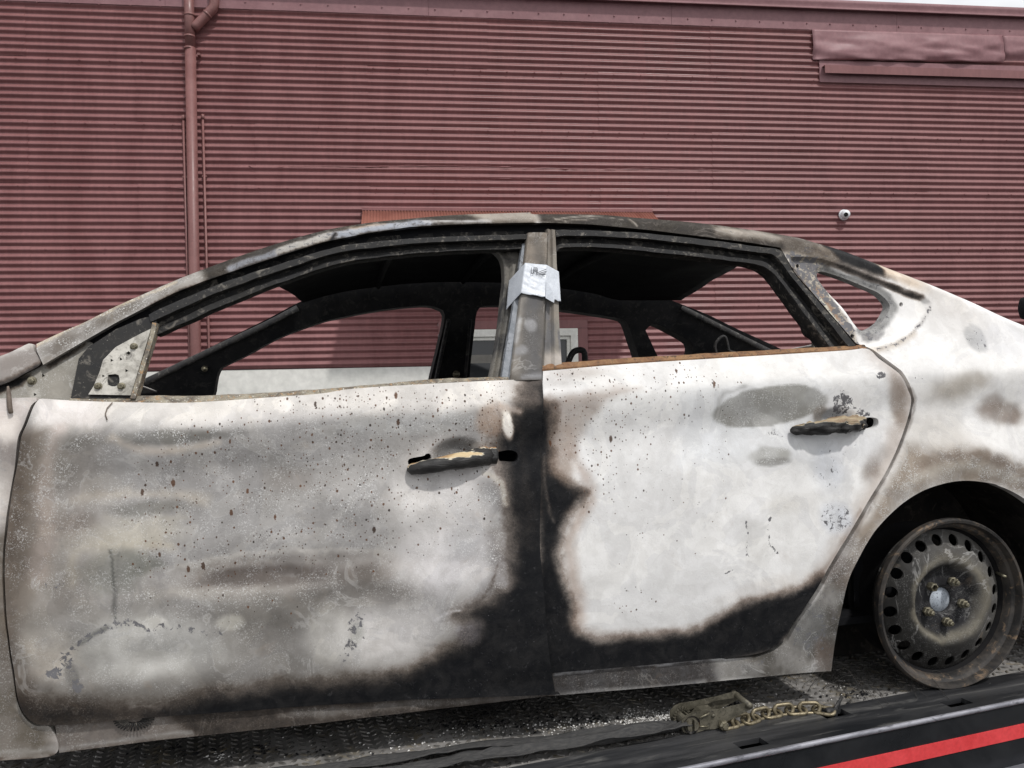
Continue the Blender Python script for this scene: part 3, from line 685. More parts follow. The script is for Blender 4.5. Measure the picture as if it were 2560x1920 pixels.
# raised treads of the plate: real bumps in two alternating directions
bmV = []; bmF = []
def bump_at(x, y, a, l=.0125, wd=.0046, h=.0026):
    ca, sa = math.cos(a), math.sin(a); b = len(bmV)
    ring = [(-1, 0), (-.6, .75), (0, 1), (.6, .75), (1, 0), (.6, -.75), (0, -1), (-.6, -.75)]
    for k, (s_, z_) in enumerate(((1, 0), (.55, 1))):
        for u, v in ring:
            U, W_ = u * l * (s_ + .15 * k), v * wd * s_; bmV.append((x + U * ca - W_ * sa, y + U * sa + W_ * ca, z_ * h))
    for i in range(8): j = (i + 1) % 8; bmF.append((b + i, b + j, b + 8 + j, b + 8 + i))
    bmF.append(tuple(b + 8 + i for i in range(8)))
pt = .0245
for i in range(int((-.2 - -2.6) / pt) * 0 + int(4.6 / pt)):
    for j in range(int(.62 / pt)):
        x = -2.4 + i * pt; y = RB2 + .02 + j * pt
        if (i + j) % 2: bump_at(x, y, R(45) if (j % 2) else R(-45))
        else: bump_at(x, y, R(-45) if (j % 2) else R(45))
o = mesh_obj('tread_pattern', bmV, bmF, 'tread', deck, False); o['kind'] = 'stuff'
print('BED yaw', math.degrees(yawb), 'rail width', RB, RB2, 'slots', s1, s2, s3, 'stripe', zz, 'wheel', WC, 'ztop', ztop, zbot)

# ================================================================== BURNT CAR
car = thing('burnt_car', 'burnt out sedan with ash white doors, no glass and bare steel wheel on the tray', 'car', tuple(CAR[0]), CAR[3])
Wt = (.80, .79, .775); LW = (.64, .635, .63); LG = (.47, .47, .47); MG = (.31, .31, .31); DG = (.17, .17, .172); TP = (.36, .315, .27); BR = (.17, .125, .095); PK = (.50, .455, .435); CR = (.66, .63, .54)

# ---- body side: A pillar, roof rail, C pillar, quarter panel and sill in one stamping
SIL = [(83, 859), (140, 832), (203, 805), (266, 773), (325, 746), (438, 697), (542, 657), (665, 614), (800, 575), (917, 554), (1025, 543), (1134, 534), (1242, 530), (1333, 527), (1345, 531), (1500, 533), (1589, 540), (1734, 552), (1857, 567), (1987, 588), (2049, 604), (2122, 626), (2230, 668), (2339, 710), (2429, 748), (2498, 780), (2560, 807), (2700, 862), (2860, 905), (3000, 925)]
RAIL_LOW = [(1951, 619), (1879, 607), (1770, 593), (1625, 575), (1481, 561), (1361, 556), (1340, 556), (1242, 558), (1134, 561), (1025, 567), (917, 583), (808, 605), (687, 643), (579, 679), (506, 704), (434, 733), (362, 769), (289, 807), (192, 863), (108, 912)]
ARCH = [(2483, 1206), (2425, 1203), (2375, 1208), (2317, 1224), (2266, 1253), (2223, 1289), (2187, 1322), (2165, 1361), (2143, 1405), (2125, 1441), (2114, 1477), (2104, 1524), (2096, 1560), (2087, 1610), (2078, 1678)]
_ac = cu([(2425, 1203)])[0]
ARCH_L = cu(ARCH)[:, [0, 2]]
# the rest of the arch follows the circle fitted through the traced front half, then bumper
_A = np.c_[2 * ARCH_L[:12], np.ones(12)]; _cx, _cz, _k = np.linalg.lstsq(_A, (ARCH_L[:12] ** 2).sum(1), rcond=None)[0]; RA = math.sqrt(_k + _cx ** 2 + _cz ** 2)
_a0 = math.atan2(ARCH_L[0][1] - _cz, ARCH_L[0][0] - _cx)
_d = ARCH_L[:9] - (_cx, _cz); ARCH_L[:9] = .25 * ARCH_L[:9] + .75 * ((_cx, _cz) + _d * (RA / np.linalg.norm(_d, axis=1))[:, None])
arch_r = np.array([(_cx + RA * math.cos(a), _cz + RA * math.sin(a)) for a in np.linspace(R(-12), _a0 - .06, 22)])
print('ARCH', _cx - WC[0], _cz - WC[2], RA)
BOT = [(2013, 1682), (1887, 1694), (1760, 1707), (1382, 1739), (1100, 1772), (800, 1808), (400, 1850), (148, 1882)]
APER = [(138, 1814), (150, 1770), (400, 1752), (800, 1725), (1340, 1690), (1372, 1662), (1600, 1644), (1740, 1632), (1815, 1648), (1890, 1642), (1936, 1627), (1971, 1600), (1994, 1559), (2034, 1502), (2052, 1474), (2077, 1427), (2114, 1366), (2168, 1275), (2222, 1185), (2255, 1112), (2277, 1047), (2286, 1001), (2277, 967), (2254, 927), (2203, 889), (2172, 866), (2140, 858), (2065, 770), (1991, 686), (1968, 648)]
tail = cu([(3010, 1000), (3030, 1200)])[:, [0, 2]]
OUT = np.vstack([cu(SIL)[:, [0, 2]], tail, [[tail[-1][0], .25]], [[tail[-1][0] - .05, .16]], [[arch_r[0][0] + .03, .14]], arch_r, ARCH_L, cu(BOT)[:, [0, 2]], cu(APER)[:, [0, 2]], cu(RAIL_LOW)[:, [0, 2]]])
def resample(P, h):
    out = []
    for i in range(len(P)):
        a, b = P[i], P[(i + 1) % len(P)]; n = max(1, int(np.linalg.norm(b - a) / h)); out += [a + (b - a) * k / n for k in range(n)]
    return np.array(out)
QW = [(2057, 679), (2071, 676), (2122, 692), (2176, 714), (2212, 730), (2235, 752), (2240, 770), (2219, 805), (2190, 823), (2169, 825), (2154, 813), (2122, 769), (2085, 730), (2058, 694)]
REC = [(1975, 640), (2049, 645), (2122, 668), (2194, 697), (2266, 722), (2310, 739), (2330, 760), (2317, 784), (2295, 816), (2248, 852), (2194, 874), (2165, 872), (2140, 858), (2060, 765), (1985, 675)]
REC_L = cu(REC)[:, [0, 2]]; QW_L = smooth(np.vstack([cu(QW)[:, [0, 2]]] + [cu(QW)[:1, [0, 2]]]), step=.006)[:-1]
holes = [QW_L] + [smooth(np.vstack([cu(circ_px(*c))[:, [0, 2]], cu(circ_px(*c))[:1, [0, 2]]]), step=.003)[:-1] for c in ((2263, 760, 5, 6, 10), (2140, 840, 5, 6, 10), (2002, 663, 4, 5, 10))]
def smooth_arc(P):                        # soften traced corners a little without losing the kinks
    return resample(P, .0055)
V, Fc = cdt_mesh(smooth_arc(np.vstack([smooth(OUT[i:j], step=.0055)[:-1] if j - i > 2 else OUT[i:j] for i, j in ((0, 14), (13, 30))] + [OUT[30:35]] + [smooth(OUT[35:35 + len(arch_r) + len(ARCH_L)], step=.0055)] + [OUT[35 + len(arch_r) + len(ARCH_L):]])), holes, .0055)
X, Z = V[:, 0], V[:, 1]
dr = poly_dist(X, Z, REC_L); dq = poly_dist(X, Z, QW_L)
Y = S(X, Z) + .016 * (1 - sstep(-.012, .002, dr)) + .010 * (1 - sstep(.0, .016, dq)) * (dr < 0)
ds_ = poly_dist(X, Z, cu(SIL)[:, [0, 2]], False)
railm = 1 - sstep(.0, .026, ds_); Y = Y + .020 * railm ** 2                 # rounded top of the rail
dent = np.exp(-((X - cu([(1345, 545)])[0][0]) / .012) ** 2) * (Z > 1.1); Y = Y + .006 * dent
V3 = np.stack([X, Y, Z], 1); t = V3[Fc]; nr = np.cross(t[:, 1] - t[:, 0], t[:, 2] - t[:, 0]); fp = nr[:, 1] > 0; Fc[fp] = Fc[fp][:, ::-1]
VV, FF = hem(V3, Fc, np.array([0, .03, 0])); body = sharp(mesh_obj('body_side', VV, FF, 'burnt', car), 40)
body['label'] = 'pillars, roof rail and white scorched rear quarter'
ops_body = [
    ('P', [(60, 840), (420, 680), (560, 630), (560, 700), (420, 760), (260, 840), (100, 930)], 60, {'c': (.165, .147, .128), 'f': .16, 'g': .9}, 1),
    ('L', ([(83, 862), (203, 808), (325, 750), (438, 702)], 7), 6, {'c': (.55, .47, .34)}, .7),  # painted highlight along the top of the A pillar
    ('P', [(480, 660), (700, 580), (1000, 530), (1340, 515), (1340, 570), (1000, 590), (700, 650), (520, 715)], 22, {'c': (.08, .076, .068), 's': .45, 'g': .3}, 1),
    ('L', ([(350, 790), (440, 740), (560, 694), (700, 648), (830, 612), (960, 587), (1100, 572), (1340, 566)], 17), 9, {'s': .93}, 1),
    ('L', ([(575, 672), (640, 650), (690, 632)], 17), 9, {'c': (.24, .25, .275), 's': .12, 'f': .42}, .95),
    ('L', ([(700, 628), (760, 610), (830, 588)], 17), 7, {'c': (.36, .345, .32), 's': .05, 'f': .34}, 1),
    ('L', ([(842, 590), (920, 574), (1010, 562), (1070, 556)], 18), 7, {'c': (.30, .32, .36), 's': .05, 'f': .32}, 1),
    ('L', ([(880, 570), (960, 561)], 6), 8, {'c': (.38, .28, .19), 's': 0}, .7),
    ('L', ([(1060, 553), (1150, 552), (1230, 550)], 8), 6, {'c': (.5, .5, .5), 's': 0, 'f': .3}, .8),
    ('P', [(1150, 520), (1345, 515), (1352, 556), (1230, 553)], 22, {'c': (.33, .295, .255), 's': .08, 'f': .2}, .95),
    ('L', ([(830, 604), (843, 586)], 8), 5, {'s': .9}, 1),
    ('P', [(1350, 515), (1650, 525), (1930, 560), (2000, 580), (2000, 640), (1760, 605), (1350, 560)], 16, {'c': (.085, .081, .073), 's': .45, 'g': .2}, 1),
    ('L', ([(1390, 548), (1480, 541), (1560, 545)], 3), 5, {'c': (.40, .37, .33), 's': 0}, .8), ('L', ([(1400, 556), (1500, 547)], 2), 4, {'c': (.4, .37, .33), 's': 0}, .7), ('L', ([(1575, 545), (1592, 562)], 5), 5, {'c': (.42, .39, .35), 's': 0}, .7),
    ('P', [(1780, 560), (1940, 575), (2070, 610), (2070, 640), (1900, 600), (1790, 590)], 22, {'c': (.34, .305, .265), 's': .05, 'f': .25}, .9),
    ('P', [(2060, 600), (2150, 630), (2230, 668), (2240, 700), (2190, 690), (2100, 655), (2050, 640)], 28, {'c': (.05, .05, .05), 's': .85}, 1),
    ('L', ([(2060, 648), (2122, 671), (2194, 701), (2262, 726), (2308, 744)], 13), 12, {'s': .85}, .95),
    ('P', [(2205, 650), (2330, 700), (2330, 735), (2270, 715), (2215, 690)], 26, {'c': (.56, .47, .38), 's': .0}, .95),
    ('P', [(2290, 690), (2420, 740), (2420, 800), (2340, 780), (2310, 730)], 40, {'c': (.52, .49, .46)}, .8),
    ('P', [(1950, 580), (2060, 600), (2100, 650), (2080, 668), (1965, 640)], 20, {'c': (.19, .17, .147), 's': .3, 'f': .25, 'm': .8}, 1),
    # C pillar
    ('P', [(1955, 625), (2070, 660), (2060, 690), (2150, 820), (2165, 880), (2120, 850), (1990, 700)], 14, {'c': (.38, .34, .28), 'f': .62, 's': .05}, 1),
    ('L', ([(1985, 672), (2060, 770), (2140, 862)], 12), 8, {'s': .6}, .8),
    ('L', ([(2050, 720), (2095, 780), (2120, 820)], 14), 10, {'c': (.26, .15, .09), 'f': .5}, .8), ('L', ([(2060, 745), (2110, 815)], 6), 6, {'c': (.6, .62, .52), 'f': .4}, .9),
    ('L', ([(2072, 674), (2176, 708), (2222, 732), (2246, 762), (2224, 808), (2190, 832), (2160, 830)], 24), 10, {'c': (.17, .17, .165), 'f': .4}, 1),
    ('P', [(2165, 835), (2200, 838), (2225, 830), (2210, 852), (2170, 855)], 8, {'c': (.17, .165, .17), 'f': .5}, .95),
    ('L', ([(2330, 765), (2318, 788), (2296, 820), (2250, 855), (2200, 876)], 7), 7, {'c': (.22, .20, .19), 'f': .7}, .85),
    ('E', (2345, 1150, 90, 40, 10), 60, {'c': (.42, .37, .32)}, .6), ('L', ([(2150, 1330), (2110, 1450), (2090, 1600), (2080, 1675)], 30), 30, {'c': (.13, .11, .095)}, .6),
    ('L', ([(2170, 880), (2230, 870), (2290, 835)], 16), 14, {'c': (.45, .36, .26), 'f': .65}, .6),
    # quarter panel
    ('P', [(2190, 880), (2300, 700), (2700, 800), (2700, 1150), (2300, 1150)], 60, {'m': .38}, 1),
    ('E', (2400, 800, 90, 50, -20), 60, {'c': (.6, .575, .55)}, .6), ('E', (2440, 845, 26, 34, 0), 12, {'c': (.40, .40, .40), 'f': .35}, .9), ('E', (2520, 850, 60, 40, 0), 50, {'c': (.66, .66, .68), 'f': .1}, .6),
    ('E', (2390, 970, 75, 34, 10), 46, {'c': (.37, .33, .28)}, .8), ('E', (2440, 950, 30, 20, 0), 30, {'c': (.34, .30, .25)}, .5), ('E', (2505, 1030, 58, 30, -8), 30, {'c': (.20, .155, .125), 'g': .8}, .92), ('E', (2480, 1010, 26, 24, 0), 24, {'c': (.24, .19, .155)}, .7), ('E', (2300, 942, 14, 6, 10), 8, {'f': .6}, .9),
    ('E', (2340, 1080, 70, 60, 0), 70, {'c': (.63, .60, .56)}, .7),
    ('P', [(2265, 1110), (2340, 1135), (2440, 1125), (2560, 1150), (2700, 1230), (2700, 1300), (2480, 1210), (2330, 1225), (2200, 1320), (2120, 1480), (2060, 1470), (2150, 1310), (2230, 1180)], 50, {'c': (.265, .226, .188), 'g': 1.0, 'm': .8}, 1),
    ('L', ([(2300, 1165), (2380, 1140), (2460, 1140), (2560, 1180)], 22), 26, {'c': (.19, .155, .128)}, .85), ('L', ([(2270, 1215), (2340, 1180), (2430, 1165), (2540, 1195)], 22), 20, {'c': (.40, .365, .32), 'g': 1.6}, .8),
    ('L', ([(2275, 975), (2287, 1010), (2272, 1060), (2240, 1130), (2170, 1275), (2060, 1455)], 9), 8, {'c': (.16, .13, .11)}, .7),
    ('P', [(1770, 1640), (1935, 1622), (2040, 1490), (2110, 1410), (2120, 1500), (2080, 1690), (1760, 1715)], 24, {'c': (.098, .091, .081), 'f': .25, 'g': .3, 'm': .9}, 1),
    ('E', (2110, 1430, 28, 50, 20), 26, {'c': (.15, .125, .11)}, .8), ('E', (2020, 1560, 40, 60, 25), 28, {'c': (.17, .172, .17), 'f': .45}, .7), ('E', (2060, 1640, 24, 45, 10), 22, {'c': (.16, .13, .11)}, .8), ('L', ([(2050, 1480), (2075, 1510), (2082, 1560)], 5), 6, {'c': (.14, .13, .13)}, .8),
    # sill
    ('P', [(1350, 1640), (1780, 1620), (1800, 1712), (1350, 1760)], 40, {'c': (.10, .10, .103), 's': .3, 'f': .25}, 1), ('L', ([(1385, 1684), (1600, 1664), (1760, 1650), (1880, 1640)], 6), 5, {'c': (.5, .5, .51), 's': 0}, .8), ('L', ([(1380, 1738), (1600, 1722), (1760, 1706)], 10), 10, {'c': (.24, .235, .23), 's': 0}, .7),  # thin pale line paints the lit highlight on the sill's top edge
    ('P', [(60, 1700), (1378, 1640), (1380, 1760), (800, 1830), (0, 1920)], 14, {'c': (.16, .15, .14), 's': .55}, 1), ('P', [(100, 1800), (420, 1780), (500, 1850), (100, 1900)], 40, {'c': (.19, .17, .155), 's': .12}, .95), ('L', ([(150, 1868), (330, 1845), (480, 1828)], 8), 9, {'c': (.3, .29, .28), 's': 0}, .7), ('L', ([(700, 1790), (1000, 1765), (1350, 1735)], 20), 22, {'c': (.17, .16, .15), 's': .1}, .7),
]
VV = np.asarray(VV); C, K = paint(VV[:, 0], VV[:, 2], (.80, .79, .775), ops_body); set_attr(body, C, K)

# ---- front fender, cowl end and pillar foot
fender = panel('front_fender', [(-420, 1010), (0, 996), (92, 996), (78, 1015), (59, 1064), (46, 1095), (39, 1159), (30, 1213), (21, 1267), (14, 1322), (8, 1394), (8, 1466), (14, 1557), (19, 1592), (32, 1683), (46, 1758), (66, 1796), (92, 1814), (128, 1818), (139, 1884), (0, 1900), (-130, 1912), (-190, 1780), (-260, 1560), (-420, 1400)], h=.007, dy=-.003, parent=car, base=(.45, .42, .40), ops=[
    ('P', [(-20, 1000), (90, 1000), (70, 1060), (50, 1100), (0, 1090)], 30, {'c': (.62, .56, .53)}, .8), ('E', (25, 1080, 30, 40, 0), 30, {'c': (.75, .7, .66)}, .9),
    ('P', [(0, 1110), (40, 1110), (25, 1280), (0, 1290)], 30, {'c': (.36, .32, .30)}, .9), ('E', (5, 1250, 22, 70, 0), 40, {'c': (.6, .57, .54)}, .8), ('P', [(-100, 1330), (20, 1330), (20, 1560), (40, 1700), (120, 1820), (140, 1890), (-100, 1900)], 50, {'c': (.145, .127, .105), 'f': .15}, 1),
    ('E', (15, 1480, 15, 160, 0), 20, {'c': (.14, .11, .085)}, .7), ('L', ([(47, 1760), (70, 1795), (95, 1812), (128, 1816)], 14), 12, {'c': (.36, .34, .31)}, .9), ('L', ([(0, 1880), (60, 1876), (135, 1866)], 10), 12, {'c': (.42, .41, .39)}, .7), ('L', ([(0, 1899), (139, 1884)], 10), 8, {'s': .7}, .8)])
panel('cowl_end', [(-420, 1000), (-200, 955), (0, 889), (40, 872), (74, 858), (84, 878), (100, 908), (60, 933), (0, 962), (-150, 1000)], h=.008, dy=.006, parent=car, base=(.28, .257, .24), ops=[('L', ([(-50, 985), (0, 960), (60, 930), (100, 908)], 18), 16, {'s': .85}, .95), ('L', ([(0, 893), (74, 861)], 10), 8, {'c': (.6, .57, .54)}, .8), ('E', (30, 905, 60, 20, 0), 30, {'c': (.30, .27, .25), 'g': .2}, .7)])
foot = panel('pillar_foot', [(-60, 1010), (-60, 965), (0, 945), (60, 918), (104, 900), (150, 878), (200, 855), (225, 870), (190, 1000)], [circ_px(99, 939, 5, 6), circ_px(78, 987, 5, 6), circ_px(11, 983, 5, 6)], h=.007, dy=.022, parent=car, base=(.26, .248, .222), ops=[('P', [(-60, 980), (30, 940), (70, 930), (40, 965), (-20, 985)], 14, {'s': .9}, 1), ('E', (120, 960, 40, 40, 0), 40, {'c': (.28, .265, .235)}, .9), ('L', ([(110, 912), (200, 862)], 10), 10, {'s': .8}, .9), ('P', [(170, 1000), (195, 890), (225, 866), (225, 1000)], 10, {'c': (.1, .09, .075), 's': .4}, .9), ('E', (78, 985, 14, 12, 0), 8, {'c': (.5, .49, .46)}, .7)])
def bolt_px(cx, cy, r, parent, dy=-.01, mat='nut', name='bolt'):
    p = cu([(cx, cy)])[0]; V, Fc = lathe_mesh([(r * 1.5, .004), (r * 1.5, .0), (r, -.001)], 14); V2, F2 = lathe_mesh([(r, .0), (r, -.006), (r * .7, -.007), (0, -.007)], 6)
    k = len(V); return mesh_obj(name, shift(V, p + (0, dy, 0)) + shift(V2, p + (0, dy, 0)), Fc + [tuple(i + k for i in f) for f in F2], mat, parent, False)
bolt_px(72, 952, .006, foot, .018)
tb = cu([(20, 966), (22, 985), (24, 1015), (27, 1032)], -.012)
o = tube('bent_tab', tb, [.002, .0045, .005, .0045], 'drybrown', car, 8)
# thin wire hanging over the door top
tube('hanging_wire', cu([(281, 1006), (268, 1020), (263, 1035), (268, 1050)], -.012), .0012, 'drybrown', car, 6)

# ---- front door
fd_out = [(101, 997), (88, 1014), (68, 1064), (55, 1094), (48, 1159), (39, 1213), (30, 1267), (23, 1322), (17, 1394), (17, 1466), (23, 1557), (28, 1591), (41, 1682), (55, 1753), (73, 1786), (96, 1804), (127, 1808), (217, 1804), (362, 1790), (542, 1778), (800, 1760), (1089, 1742), (1370, 1725), (1379, 1724.5), (1380, 1724), (1379, 1718), (1366, 1640), (1358, 1555), (1350, 1428), (1346, 1356), (1348, 1195), (1353, 1032), (1354, 958), (1354.5, 950), (1354, 949), (1345, 949), (1268, 950), (1062, 960), (881, 972), (800, 984), (651, 995), (520, 1004), (434, 1007), (300, 1005), (170, 1001)]
SLOT_F = [(1018, 1152), (1024, 1145), (1058, 1138), (1062, 1134), (1073, 1133), (1074, 1147), (1030, 1160), (1020, 1160)]
HOLE_F = [(1243, 1128), (1270, 1124), (1288, 1130), (1291, 1142), (1284, 1153), (1262, 1153), (1245, 1150)]
bwl = [(cu([(1145, 1142)])[0], pxscale(1145, 1142), 78, 56), (cu([(2085, 1060)])[0], pxscale(2085, 1060), 75, 45)]
def bowls(X, Z):
    y = 0
    for c_, (sx, sz), a_, b_ in bwl:
        q_ = np.sqrt(((X - c_[0]) / (a_ * sx)) ** 2 + ((Z - c_[2]) / (b_ * sz)) ** 2); y = y + .015 * (1 - sstep(.3, 1.0, q_))
    return y
def fd_extra(X, Z):
    bx = cu([(1380, 1724)])[0]; t = sstep(bx[0] - .35, bx[0], X) * sstep(.62, .12, Z)        # rear corner sprung outwards
    oval = np.exp(-((X - cu([(690, 1435)])[0][0]) / .27) ** 4 - ((Z - cu([(690, 1435)])[0][2]) / .035) ** 2)
    return bowls(X, Z) - .022 * t + .005 * oval + .0075 * fbm(X * 2.5, Z * 9, 61, 2) + .004 * fbm(X * 6, Z * 14, 62, 2)
